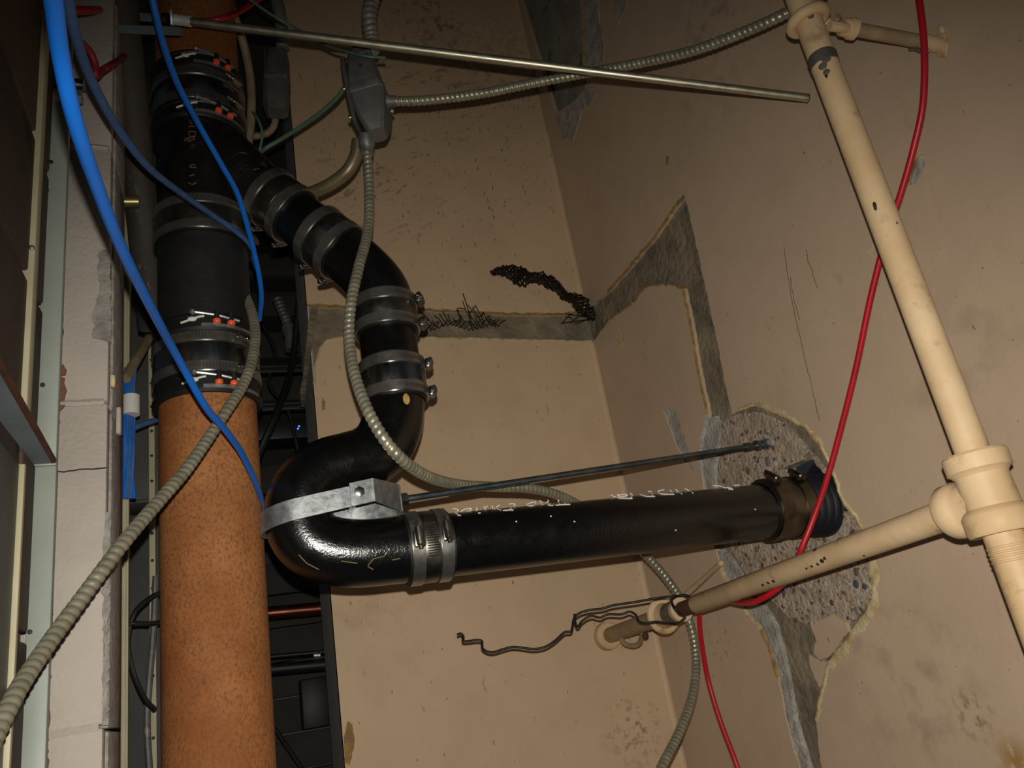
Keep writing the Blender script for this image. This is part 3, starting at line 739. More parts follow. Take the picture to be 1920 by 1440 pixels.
# left gap between the white blocks and the stack
t = thing('metal_stud', 'cream painted metal stud between the white blocks and the orange pipe', 'stud', onY(235, 1100, 1.5))
z0, z1 = .6, 3.4
a = onY(230, 700, 1.5)[0]; b = onY(238, 700, 1.5)[0]
part('web', MB().box(((a + b) / 2, 1.53, (z0 + z1) / 2), (b - a, .05, z1 - z0), bev=.0015), M_CREAM, t)
part('lip', MB().box((b + .002, 1.507, (z0 + z1) / 2), (.004, .012, z1 - z0), bev=.001), M_CREAM, t)
t = thing('perforated_stud', 'perforated steel stud in the dark gap left of the orange pipe', 'stud', onY(285, 1200, 1.75))
a = onY(280, 1150, 1.75)[0]; b = onY(292, 1150, 1.75)[0]
part('web', MB().box(((a + b) / 2, 1.755, 1.6), (b - a, .006, 2.6), bev=.001), M_CREAM, t)
for i in range(34):
    z = .75 + i * .055
    part('hole', MB().lathe(((a + b) / 2, 1.7515, z), (0, -1, 0), [(0, .0032), (.0012, .0032)], 8), M_DARK, t)
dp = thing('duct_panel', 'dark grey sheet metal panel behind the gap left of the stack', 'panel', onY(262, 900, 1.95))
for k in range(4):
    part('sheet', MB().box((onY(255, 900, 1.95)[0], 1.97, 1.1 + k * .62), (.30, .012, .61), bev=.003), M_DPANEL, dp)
c = onY(278, 870, 1.85)
t = thing('grey_box', 'dark grey box mounted behind the orange pipe in the left gap', 'box', c)
part('body', MB().box(tuple(c), (.10, .10, .20), bev=.004), M_DPANEL, t)
part('cover', MB().box(tuple(c + np.array([0, -.054, 0])), (.092, .008, .19), bev=.002), M_DPANEL, t)
# blue cable bundle
for k in range(6):
    x0 = 233 + k * 3.2
    pts = [onY(x0 + 4, 690, 1.47), onY(x0 + 3 + 2 * math.sin(k), 730, 1.46), onY(x0 + 1, 800, 1.45 + .004 * k), onY(x0, 860, 1.46), onY(x0 + 6 * math.sin(k * 2.1), 935, 1.47)]
    cable('bundled_blue_cable', pts, .0036, M_BLUE2 if k % 2 else M_BLUE, 'thin blue cable in the bundle behind the white blocks\' edge', group='blue cables bundled left of the stack', n=24, seg=8)
single('cable_wrap', MB().lathe(onY(246, 760, 1.455), (0, 0, 1), [(-.018, .014), (.018, .014)], 16), M_WPAINT, 'pale wrap round the bundle of blue cables', 'cable wrap', onY(246, 760, 1.455))
cable('blue_cable', [onY(228, 812, 1.50), onY(250, 803, 1.50), onY(275, 793, 1.52), onY(305, 784, 1.56)], .0055, M_BLUE2, 'short blue cable crossing level in the left gap behind the orange pipe')
cable('tan_strap', [onY(236, 710, 1.45), onY(258, 670, 1.5), onY(285, 625, 1.6), onY(300, 600, 1.65)], .009, M_TANC, 'tan slanting tube in the gap left of the lower coupling', 'tube')
cable('black_cable', [onY(308, 1108, 1.6), onY(280, 1122, 1.58), onY(252, 1150, 1.56), onY(240, 1200, 1.56), onY(250, 1260, 1.56), onY(272, 1310, 1.58), onY(290, 1330, 1.6)], .0042, M_BLKPL, 'black cable looping in the gap low on the left of the orange pipe')
cable('black_cable', [onY(232, 1172, 1.52), onY(255, 1168, 1.52), onY(285, 1168, 1.55), onY(316, 1163, 1.6)], .0032, M_BLKPL, 'thin black wire tied level across the left gap beside the orange pipe', 'wire')
cable('grey_cable', [onY(292, 1080, 1.7), onY(288, 1180, 1.7), onY(280, 1280, 1.7), onY(276, 1360, 1.7), onY(282, 1470, 1.7)], .006, M_BOXG, 'dark grey cable hanging down along the perforated stud')
c = onY(216, 378, 1.24); e = onY(249, 378, 1.24)
t = thing('pipe_stub', 'short brassy pipe stub sticking out beside the white blocks', 'pipe', c)
part('tube', MB().lathe(c, e - c, [(0, .010), (.036, .010), (.036, .0075)], 20), M_BRASS, t)
part('flange', MB().lathe(c, e - c, [(-.004, .012), (.002, .012)], 20), M_BRASS, t)

# ================================================================== THE DRAIN STACK
def zm(y): return onY(404, y, MY - MR)[2]
AX = np.array([MX, MY, 0.0]); UP = np.array([0, 0, 1.0])
def stackpt(z): return np.array([MX, MY, z])
def nrm(v): v = np.array(v, float); return v / np.linalg.norm(v)
def frame(d, ref):
    d = nrm(d); n = np.array(ref, float); n = n - d * (n @ d); n = nrm(n); return d, n, np.cross(d, n)
def worm(band, o, d, ref, r, wid, material, scr_r=.0052, L=.026):
    """worm-drive housing with its hex screw, lying across the band at direction ref"""
    d, n, b = frame(d, ref)
    rot = Matrix(((b[0], d[0], n[0]), (b[1], d[1], n[1]), (b[2], d[2], n[2])))
    c = o + n * (r + .004)
    part('worm_housing', MB().box(tuple(c), (L, wid * .95, .009), rot, .0028), material, band)
    s0 = c + n * .0035 - b * (L * .62)
    mb = MB().lathe(s0, b, [(0, scr_r), (L * .28, scr_r), (L * .28, scr_r * 1.15), (L * 1.0, scr_r * 1.15), (L * 1.1, scr_r * .7), (L * 1.25, scr_r * .7)], 14)
    part('worm_screw', mb, material, band)
    part('screw_head', MB().lathe(s0 - b * .008, b, [(0, .0035), (.001, .0046), (.009, .0046)], 6), M_SS if material is not M_SSB else M_SSD, band)
def coupling(name, p0, p1, r, label, cat='coupling', mats=(M_SS, M_RUBBER), screw_ref=(1, -.3, 0), rib_ref=None, rib_span=.9, bands=2, group=None, bw=.017, screw_refs=None):
    p0, p1 = np.array(p0), np.array(p1); d = nrm(p1 - p0); L = np.linalg.norm(p1 - p0)
    t = thing(name, label, cat, (p0 + p1) / 2, group)
    ss, rub = mats
    part('gasket', MB().lathe(p0 - d * .003, d, [(0, r), (0, r + .0035), (L + .006, r + .0035), (L + .006, r)], 48, caps=False), rub, t, 'black rubber gasket')
    # shield: thin sleeve, slightly waisted between the bands
    part('shield', MB().lathe(p0, d, [(0, r + .001), (0, r + .0052), (bw, r + .0052), (bw * 1.3, r + .0062), (L - bw * 1.3, r + .0062), (L - bw, r + .0052), (L, r + .0052), (L, r + .001)], 64, caps=False), ss, t)
    if rib_ref is not None:
        dd, n, b = frame(d, rib_ref)
        mb = MB()
        for k in range(15):
            a = (k / 14 - .5) * rib_span
            q = (n * math.cos(a) + b * math.sin(a)) * (r + .0062)
            mb.sweep([p0 + q + d * bw * 1.25, p0 + q + d * (L - bw * 1.25)], .0010, 6)
        part('ribs', mb, ss, t, 'fine pressed ribs')
    ends = [(0.001, bw), (L - bw - .001, bw)]
    for k, (z, wd) in enumerate(ends[:bands]):
        o = p0 + d * z
        bd = part('band', MB().lathe(o, d, [(0, r + .005), (0, r + .0078), (wd, r + .0078), (wd, r + .005)], 64, caps=False), M_SSB if ss is M_SSB else M_BAND, t)
        sr = screw_refs[k] if screw_refs else screw_ref
        worm(bd, o + d * wd / 2, d, sr, r + .0078, wd, ss)
        # slots of the worm track
        dd, n, b = frame(d, sr)
        mb = MB()
        for j in range(16):
            a = -.38 - j * .058
            q = n * math.cos(a) + b * math.sin(a); tq = -n * math.sin(a) + b * math.cos(a)
            rot = Matrix(((tq[0], d[0], q[0]), (tq[1], d[1], q[1]), (tq[2], d[2], q[2])))
            mb.box(tuple(o + d * wd / 2 + q * (r + .0078)), (.0012, wd * .4, .0005), rot)
        part('slots', mb, M_DARK, bd)
    return t

# lower and upper orange brown pipes
zlo = zm(733)
t = thing('drain_pipe', 'thick orange brown iron pipe filling the lower left, below the couplings', 'pipe', (MX, MY, .55))
part('pipe_body', MB().lathe((MX, MY, .55), UP, [(0, MR), (zlo + .03 - .55, MR)], 72), M_ORANGE, t)
ztop = zm(108)
t = thing('drain_pipe', 'orange brown iron pipe at the top, above the uppermost coupling', 'pipe', (MX, MY, ztop))
part('pipe_body', MB().lathe((MX, MY, ztop - .03), UP, [(0, MR), (1.1, MR)], 72), M_ORANGE, t)

def restrained(zb, zt, label, ring_top, ring_bot, bolts):
    """shielded coupling with a black restraint ring, bolts and marker paint above and below it"""
    t = coupling('restrained_coupling', (MX, MY, zb), (MX, MY, zt), MR + .002, label, mats=(M_SS, M_RUBBER), screw_ref=(.72, -.69, 0), bw=.016)
    for (za, zz, flip) in (ring_top, ring_bot):
        h = zz - za
        rg = part('restraint_ring', MB().lathe((MX, MY, za), UP, [(0, MR + .001), (0, MR + .006), (h * .15, MR + .0095), (h * .30, MR + .0095), (h * .34, MR + .0055), (h * .8, MR + .0055), (h * .86, MR + .0075), (h, MR + .006), (h, MR + .001)], 64, caps=False), M_RUBBER, t, 'black restraint ring')
        # pale painted lip along the front right of the ring's lower edge
        a0 = -PI * .5 - .30
        prof = [(h * .13, MR + .0100), (h * .32, MR + .0100)]
        n = 24
        rings = [[(MX + rr * math.cos(a), MY + rr * math.sin(a), za + zq) for zq, rr in prof] for a in np.linspace(-PI * .5 - .05, -PI * .5 + 1.15, n)]
        part('painted_lip', MB().grid(rings, closed=False), M_GALV, rg, 'pale band on the ring')
        # white marker dash and blob
        a = -PI * .5 - .22
        P = [(MX + (MR + .0072) * math.cos(q), MY + (MR + .0072) * math.sin(q), za + h * .62 + .004 * math.sin((q - a) * 6)) for q in np.linspace(a - .22, a + .22, 14)]
        part('marker_dash', MB().sweep(P, .0018, 6), M_WPAINT, rg, 'white paint dash')
        part('marker_blob', MB().ball((MX + (MR + .007) * math.cos(a), MY + (MR + .007) * math.sin(a), za + h * .62), .0055, 2, (1.3, .5, .8)), M_WPAINT, rg, 'blob of white paint')
        for ang in bolts:
            for qa in (ang, ang + .27):
                c = np.array([MX + (MR + .011) * math.cos(qa), MY + (MR + .011) * math.sin(qa), za + h * .36])
                part('bolt_cap', MB().lathe(c, UP, [(-.002, .0052), (.0, .0062), (.004, .0062), (.006, .004)], 16), M_ORB, rg, 'orange bolt cap')
                part('bolt_post', MB().lathe(c + UP * .006, UP, [(0, .0045), (.014, .0045)], 12), M_BLKPL, rg)
            c = np.array([MX + (MR + .012) * math.cos(ang - .42), MY + (MR + .012) * math.sin(ang - .42), za + h * .95])
            e = np.array([MX + (MR + .013) * math.cos(ang + .42), MY + (MR + .013) * math.sin(ang + .42), za + h * .62])
            part('draw_bolt', MB().sweep([c, (c + e) / 2 + nrm((c + e) / 2 - np.array([MX, MY, c[2]])) * .006, e], .0028, 8), M_GALV, rg)
            part('bolt_head', MB().ball(tuple(c), .0055, 1), M_GALV, rg)
    return t
F = -PI * .5
restrained(zm(697), zm(622), 'stainless coupling with orange bolt caps between the black pipe and the lower orange pipe', (zm(620), zm(588), 0), (zm(735), zm(699), 0), (F + .22,))
restrained(zm(190), zm(132), 'stainless coupling with orange bolt caps at the top, above the black wye', (zm(131), zm(101), 0), (zm(222), zm(191), 0), (F + .42,))
# wye fitting
zw0, zw1 = zm(382), zm(214)
B1 = onY(527, 386, 1.25); B2 = onY(618, 455, 1.225)
bd = nrm(B2 - B1)
tt = (MX - B1[0]) / bd[0]
A0 = B1 + bd * tt
RB = .0475
wy = thing('wye_fitting', 'old black iron wye whose branch slants down to the right', 'pipe fitting', (MX, MY, zw0))
part('run', MB().lathe((MX, MY, zw0 - .02), UP, [(0, MR), (zw1 - zw0 + .04, MR)], 72), M_BLKOLD, wy)
L1 = np.linalg.norm(B1 - A0)
part('branch', MB().lathe(A0, bd, [(0, .066), (L1 * .35, .060), (L1 * .7, .051), (L1 * .9, RB), (L1, RB)], 56), M_BLKOLD, wy)
# raised cast marks on the wye: a ring with a sign in it, and old stencilled letters
def cyl_stroke(px, p, d, r, rad=.0010):
    return [on_cyl(x, y, p, d, r) for x, y in px]
mk = MB()
ringpx = [(453 + 21 * math.cos(a), 303 + 17 * math.sin(a)) for a in np.linspace(0, 2 * PI, 28, endpoint=False)]
def br_r(q): return .0530
def on_branch(px):
    out = []
    for x, y in px:
        for rr in (.060, .057, .054, .051):
            p = on_cyl(x, y, A0, bd, rr); s = (p - A0) @ bd
            want = np.interp(s, [0, L1 * .35, L1 * .7, L1 * .9, L1], [.066, .060, .051, RB, RB])
            if rr <= want + .0015: break
        p = on_cyl(x, y, A0, bd, want + .0003)
        out.append(p)
    return out
mk.sweep(on_branch(ringpx), .0011, 6, loop=True)
for px in ([(446, 296), (452, 308), (458, 296)], [(444, 306), (462, 310)], [(456, 300), (466, 306)], [(452, 312), (462, 316)]):
    mk.sweep(on_branch(px), .0011, 6)
for px in ([(470, 322), (478, 326)], [(474, 318), (486, 316)], [(462, 330), (476, 336)]):
    mk.sweep(on_branch(px), .0009, 6)
part('cast_mark', mk, M_BLKOLD, wy, 'raised round cast mark')
mk = MB()
def L3(cx, cy, pts): return [(280 + (x) / 6.545, 220 + (y) / 6.545) for x, y in pts]
for px in ([(490, 60), (530, 105), (500, 40)], [(480, 112), (575, 112)], [(480, 175), (570, 175), (560, 232), (490, 232), (485, 175)], [(430, 262), (560, 240)], [(430, 290), (490, 268), (480, 300), (560, 262)],
           [(490, 610), (575, 618)], [(500, 600), (530, 575), (570, 590)], [(490, 720), (560, 700)], [(480, 800), (530, 825), (580, 800)]):
    mk.sweep(cyl_stroke(L3(0, 0, px), AX, UP, MR + .0002), .0009, 6)
part('stencilled_mark', mk, mat('faded_brown_stencil', srgb(104, 84, 56), 0.7), wy, 'faded brown stencilled letters')
# middle coupling and spool
coupling('no_hub_coupling', (MX, MY, zm(429)), (MX, MY, zm(366)), MR, 'wide stainless coupling with fine ribs joining the black wye to the pipe piece below', mats=(M_SSD, M_RUBBER), screw_ref=(.93, -.36, 0), rib_ref=(.50, -.86, 0), rib_span=.75, bw=.015)
t = thing('pipe_spool', 'dusty black thick pipe piece between the wye coupling and the lower coupling', 'pipe', (MX, MY, zm(590)))
part('pipe_body', MB().lathe((MX, MY, zm(600)), UP, [(0, MR - .0005), (zm(400) - zm(600), MR - .0005)], 72), M_SPOOL, t)

# ---- branch, elbow, trap: one centre line measured along the pipes
YV = 1.205
V1 = onY(723, 588, YV); V2 = onY(738, 722, YV)
V = np.array([(V1[0] + V2[0]) / 2, YV, 0])
def vz(y): return onY(730, y, YV - .03)[2]
vert = lambda z: np.array([V[0], YV, z])
# the 45 degree elbow
def arc(a, corner, b, n=20):
    a, corner, b = map(np.array, (a, corner, b))
    t = np.linspace(0, 1, n)[:, None]
    return (1 - t) ** 2 * a + 2 * t * (1 - t) * corner + t ** 2 * b
s = (V[0] - B2[0]) / bd[0]
CR = B2 + bd * s; CR[0] = V[0]
zc3a, zc3b = vz(612), vz(549)
def pipe(name, path, r, material, label, cat, seg=48):
    t = thing(name, label, cat, path[0])
    part('pipe_body', MB().sweep(path, r, seg), material, t)
    return t
cw, cw2 = .036, .033
C1a, C1b = B1 - bd * cw, B1 + bd * cw
C2a, C2b = B2 - bd * cw2, B2 + bd * cw2
pipe('branch_pipe', [C1a + bd * .02, C2b - bd * .02], RB, M_BLACK, 'short black slanting pipe piece between the two slanting couplings', 'pipe')
coupling('no_hub_coupling', C1a, C1b, RB, 'slanting stainless coupling nearest the black wye', mats=(M_SSD, M_RUBBER), screw_refs=[(-.3, .9, -.5), (-.3, .9, -.5)], rib_ref=(-.35, -.9, -.2), rib_span=.6)
coupling('no_hub_coupling', C2a, C2b, RB, 'slanting stainless coupling just above the black elbow', mats=(M_SSD, M_RUBBER), screw_refs=[(-.3, .9, -.5), (-.3, .9, -.5)])
el = np.vstack([[C2b - bd * .03], arc(C2b - bd * .01, CR, vert(zc3b - .0), 24), [vert(zc3b - .03)]])
t = thing('elbow_fitting', 'glossy black elbow turning the slanting branch straight down', 'pipe fitting', CR)
part('elbow_body', MB().sweep(el, RB + .001, 48), M_BLACK, t)
coupling('no_hub_coupling', vert(zc3a), vert(zc3b), RB, 'upper of the two stainless couplings on the upright black pipe', mats=(M_SSD, M_RUBBER), screw_refs=[(.95, -.30, 0), (.93, -.36, 0)])
zc4a, zc4b = vz(742), vz(668)
pipe('pipe_spool', [vert(zc4b - .03), vert(zc3a + .03)], RB, M_BLACK, 'short upright black pipe piece between two stainless couplings', 'pipe')
coupling('no_hub_coupling', vert(zc4a), vert(zc4b), RB, 'lower of the two stainless couplings, sitting on top of the black trap', mats=(M_SS, M_RUBBER), screw_refs=[(.98, -.2, 0), (.98, -.2, 0)], rib_ref=(.42, -.9, 0), rib_span=.75)
YT = 1.19
tr_px = [(737, 722), (739, 760), (734, 800), (716, 836), (688, 858), (652, 870), (618, 880), (586, 900), (566, 930), (560, 962), (568, 996), (592, 1022), (630, 1034), (680, 1037), (740, 1032), (780, 1029)]
TR = [onY(x, y, YV + (YT - YV) * min(1, max(0, (k - 2) / 6))) for k, (x, y) in enumerate(tr_px)]
TR[0] = vert(zc4a + .02)
t = thing('trap_bend', 'glossy black iron trap bend curling back on itself above the hanger strap', 'pipe fitting', TR[9])
TRs = smooth(TR, 90)
part('trap_body', MB().sweep(TRs, RB + .0015, 52), M_BLACK, t)
c = on_cyl(762, 748, V, UP, RB + .0015)
part('label_sticker', MB().ball(tuple(c), .008, 2, (.7, .15, 1.2)), M_OCHRE, t, 'small ochre spot below the coupling')
mk = MB()
# level pipe to the wall
PA = onY(760, 1030, YT); PB = onY(1440, 958, YT)
pd = nrm(PB - PA)
for px in ([(640, 1052), (670, 1056)], [(690, 1060), (700, 1048), (722, 1042)], [(560, 1040), (575, 1056), (598, 1068)], [(735, 1050), (750, 1047)], [(700, 1068), (690, 1062)]):
    mk.sweep([on_cyl(x, y, PA, pd, RB + .0018) for x, y in px], .0007, 5)
part('scuff_mark', mk, mat('dull_ochre_scuff', srgb(120, 100, 66), .8), t, 'ochre scuff marks')
t = thing('waste_pipe', 'long level black pipe with white printing running to the broken wall', 'pipe', PA)
part('pipe_body', MB().lathe(PA - pd * .0, pd, [(0.02, RB), (np.linalg.norm(PB - PA) + .02, RB)], 56), M_BLACK, t)
# white printing seen upside down along its top
pr = MB()
def strokes(lst, f, rad, off=.0004, dst=pr):
    for px in lst:
        P = [on_cyl(*f(x, y), PA, pd, RB + off) for x, y in px]
        if len(P) > 2: P = smooth(P, len(P) * 4)
        dst.sweep(P, rad, 5)
fa = lambda x, y: (830 + x / 6.857, 890 + y / 6.857)
strokes([[(130, 440), (180, 440), (190, 465), (160, 490), (190, 500), (195, 520), (235, 520)], [(205, 450), (190, 470)], [(230, 475), (262, 455), (300, 440), (370, 435), (345, 465), (310, 470)],
         [(430, 425), (445, 440), (430, 458)], [(455, 492), (488, 492)], [(525, 410), (550, 425), (540, 445)], [(555, 415), (575, 405)], [(630, 400), (645, 420), (640, 435)], [(670, 440), (690, 420), (700, 440), (715, 445)], [(690, 415), (735, 390)],
         [(735, 450), (750, 455)], [(775, 460), (860, 452), (910, 456)], [(860, 452), (885, 430)], [(910, 405), (930, 385), (910, 372), (850, 378)],
         [(1150, 355), (1195, 350), (1190, 375), (1165, 400), (1115, 402)], [(1150, 355), (1080, 385), (1115, 402)], [(1245, 330), (1270, 350), (1260, 370)], [(1285, 385), (1310, 375)], [(1330, 360), (1360, 345), (1350, 325)],
         [(1360, 390), (1415, 395), (1430, 372)], [(1380, 380), (1360, 390)], [(1480, 320), (1495, 340), (1480, 350), (1500, 370), (1500, 385)], [(1450, 392), (1540, 384), (1640, 380)], [(1570, 360), (1580, 378)]], fa, .0008)
fb = lambda x, y: (1100 + x / 6.4, 880 + y / 6.4)
strokes([[(290, 305), (340, 330), (400, 345), (550, 350)], [(400, 330), (370, 310), (400, 305), (470, 300), (480, 318), (410, 328)], [(520, 285), (550, 315), (530, 340)],
         [(640, 300), (690, 318), (740, 325), (820, 325)], [(740, 265), (775, 270), (790, 320)],
         [(860, 275), (900, 298), (1030, 300)], [(900, 298), (1050, 300)], [(930, 245), (860, 260), (875, 285)], [(1000, 248), (1020, 270), (1040, 298)],
         [(1070, 240), (1100, 270), (1145, 295)], [(1180, 230), (1225, 255), (1275, 285)],
         [(1520, 195), (1610, 200)], [(1620, 205), (1660, 222), (1700, 218), (1755, 238)], [(1700, 235), (1755, 240)], [(1690, 205), (1700, 222)], [(1740, 210), (1720, 225)], [(1770, 192), (1830, 188)]], fb, .0011)
part('white_printing', pr, M_WPAINT, t, 'white printed lettering, upside down', stuff=True)
pr2 = MB()
for x, y in ((968, 978), (1033, 968), (1077, 978), (1267, 994), (1416, 955)):
    pr2.ball(tuple(on_cyl(x, y, PA, pd, RB)), .0016, 1)
part('paint_speck', pr2, M_WPAINT, t, 'white paint specks')
C5a, C5b = onY(760, 1030, YT), onY(836, 1021, YT)
coupling('no_hub_coupling', C5a, C5b, RB, 'bright stainless coupling joining the trap to the long level pipe', mats=(M_SSD, M_RUBBER), screw_refs=[(0, -.97, .05), (0, -.97, .12)], rib_ref=(0, -1, .05), rib_span=.95, bw=.018)
# wall coupling and sleeve
C6a = onY(1432, 957, YT); C6b = onY(1496, 950, YT)
coupling('no_hub_coupling', C6a, C6b, RB, 'brown tinted coupling with two top screws at the broken wall', mats=(M_SSB, M_RUBBER), screw_refs=[(0, -.62, .8), (0, -.62, .8)], bw=.020)
sp = C6b
t = thing('rubber_sleeve', 'ribbed navy blue rubber sleeve going into the hole in the wall', 'sleeve', sp)
Ls = XW + .035 - sp[0]
prof = [(-.01, RB)]
for k in range(7):
    z = -.006 + k * (Ls + .02) / 7
    rr_ = .0525 + .0016 * k
    prof += [(z, rr_), (z + .006, rr_ + .0016), (z + .010, rr_ + .0016), (z + .012, rr_)]
prof.append((Ls + .03, .066))
part('sleeve_body', MB().lathe(sp, pd, prof, 56), M_NAVY, t)
part('flange', MB().lathe(sp + pd * (Ls + .0), pd, [(0, .05), (0, .083), (.006, .083)], 40), M_NAVY, t)

# ---- clevis hanger round the trap, with its rod to the wall
sa, sb = onY(500, 958, 1.135), onY(745, 930, 1.135)
hc = thing('clevis_hanger', 'bright steel strap hanger round the black trap with a bolt and clip', 'hanger', onY(560, 950, YT))
def hz(x, y, Y): return onY(x, y, Y)
YF_ = YT - RB - .006
ctr = onY(560, 955, YT)
# strap: up the front from the clip, round the left of the bend, and back behind
wv = .030
front = [hz(672, 922, YF_), hz(620, 926, YF_ - .001), hz(575, 934, YF_)]
P = [hz(676, 926, YF_ - .001)]
for a in np.linspace(-PI / 2, -3 * PI / 2, 24):
    P.append(np.array([ctr[0] + (RB + .005) * math.cos(a), YT + (RB + .005) * math.sin(a), 0]))
xr_ = hz(676, 926, YF_)[0]
P.append(np.array([xr_, YT + RB + .005, 0]))
zc_at = lambda x: onY(676, 926, YF_)[2] + (x - xr_) * .14
rings = []
for p in P:
    z = zc_at(p[0]) - .001
    v = p - np.array([ctr[0], YT, 0]); v[2] = 0
    if p[0] > ctr[0]: v = np.array([0, p[1] - YT, 0])
    n_ = nrm(v)
    q = np.array([p[0], p[1], z])
    rings.append([q + UP * wv / 2, q + UP * wv / 2 + n_ * .003, q - UP * wv / 2 + n_ * .003, q - UP * wv / 2])
part('strap', MB().grid(rings, True, True, True), M_GALV, hc)
# clip (yoke) at the right: plate on the front that narrows to the nut
rodA = onY(752, 937, 1.20)
rodB = onX(1440, 832, XW + .006)
rd = nrm(rodB - rodA)
def plate(y_, sgn, name):
    x0 = hz(655, 925, YF_)[0]; x1 = hz(700, 922, YF_)[0]; x2 = rodA[0] - .004
    z = zc_at(x0)
    pts = [(x0, y_, z), (x1, y_, zc_at(x1)), (x2, rodA[1] + sgn * .012, rodA[2])]
    rings = []
    for i, p in enumerate(pts):
        h = (wv + .004) / 2 if i < 2 else .021 / 1.0
        p = np.array(p)
        rings.append([p + UP * h, p + UP * h + np.array([0, sgn * .004, 0]), p - UP * h + np.array([0, sgn * .004, 0]), p - UP * h])
    part(name, MB().grid(rings, True, True, True), M_GALV, hc)
plate(YF_ - .005, -1, 'yoke_plate'); plate(YT + RB + .008, 1, 'yoke_plate')
part('yoke_end', MB().box(tuple(rodA - rd * .004), (.005, .028, .042), bev=.001), M_GALV, hc)
bp_ = hz(674, 922, YF_ - .009)
part('bolt', MB().lathe(bp_, (0, 1, 0), [(-.004, .004), (-.003, .0075), (.001, .0085), (.003, .0085)], 6), M_SS, hc, 'bright bolt head')
part('washer', MB().lathe(bp_ + np.array([0, .003, 0]), (0, 1, 0), [(0, .011), (.002, .011)], 24), M_SS, hc)
part('cross_bolt', MB().lathe(bp_, (0, 1, 0), [(0, .0042), (2 * RB + .03, .0042)], 14), M_GALV, hc)
part('jam_nut', MB().lathe(rodA, rd, [(-.001, .010), (.010, .010)], 6), M_SS, hc)
def threaded(name, a, b, r, material, label, pitch=.0022, ends=True):
    a, b = np.array(a), np.array(b); L = np.linalg.norm(b - a); n = int(L / pitch * 2)
    prof = [(0, r * .85)] + [(L * (i + .5) / n, r * (1.0 if i % 2 else .955)) for i in range(n)] + [(L, r * .85)]
    t = thing(name, label, 'rod', a)
    part('thread', MB().lathe(a, b - a, prof, 14), material, t)
    return t
rl = threaded('threaded_rod', rodA - rd * .015, rodB, .0056, M_ZDARK, 'lower threaded rod from the trap hanger to the broken concrete wall')
for k, (u, L, r) in enumerate(((-.062, .016, .0085), (-.034, .010, .0105), (-.018, .014, .009))):
    part('nut' if k else 'rod_coupler', MB().lathe(rodB + rd * u, rd, [(0, r), (L, r)], 6), M_ZDARK, rl)
part('washer', MB().lathe(rodB - rd * .006, rd, [(0, .012), (.003, .012)], 20), M_GALV, rl)
# ---- upper rod with its split clamp round the old pipe
YR = 1.11
rA = onY(338, 38, YR); rB = onX(1516, 184, .945)
rd2 = nrm(rB - rA)
ru = threaded('threaded_rod', rA, rB, .0072, M_ZINC, 'upper threaded rod crossing the top of the picture, ending free in the air')
part('rod_coupler', MB().lathe(rA - rd2 * .012, rd2, [(0, .0088), (.030, .0088)], 24), M_BRIGHT, ru, 'bright coupling nut')
part('end_burr', MB().lathe(rB - rd2 * .003, rd2, [(0, .0070), (.003, .0070)], 14), M_SS, ru)
# ---- old pipe left of the stack and the strap clamp that the upper rod holds it with
oa, ob = onY(212, -140, 1.03), onY(275, 480, 1.34)
od = nrm(ob - oa)
t = thing('old_pipe', 'old dark grey leaning pipe left of the stack, behind the blue cables', 'pipe', oa)
part('pipe_body', MB().lathe(oa, od, [(0, .0265), (np.linalg.norm(ob - oa) * 1.25, .0265)], 40), M_OLDPIPE, t)
# strap
sc_ = oa + od * ((onY(232, 38, 1.10) - oa) @ od)
t = thing('strap_clamp', 'grey steel strap clamp round the old pipe at the end of the upper rod', 'clamp', sc_)
X = nrm(rA - sc_ - od * ((rA - sc_) @ od)); Yp = np.cross(od, X)
if Yp[1] > 0: Yp = -Yp
end = (rA - sc_) @ X
P = [(end, -.024)] + [(.0, -.0305)] + [(.0305 * math.cos(a), .0305 * math.sin(a)) for a in np.linspace(-PI / 2 - .15, -3 * PI / 2 + .15, 20)] + [(0, .0305), (end, .024)]
rings = []
hh = .009
for i, (u, v) in enumerate(P):
    c = sc_ + X * u - Yp * v
    c[2] += (c[1] - sc_[1]) * .9
    n_ = nrm(-Yp * v + (X * u if u < 0 else 0))
    hz_ = UP * hh
    rings.append([c + hz_, c + hz_ + n_ * .003, c - hz_ + n_ * .003, c - hz_])
part('strap', MB().grid(rings, True, True, True), M_BLUEG, t)
part('end_plate', MB().box(tuple(rA - rd2 * .014), (.005, .050, .024), Matrix.Rotation(math.radians(38), 3, 'X'), .001), M_GALV, t)
part('nut', MB().lathe(rA - rd2 * .03, rd2, [(0, .0095), (.010, .0095)], 6), M_SS, t)

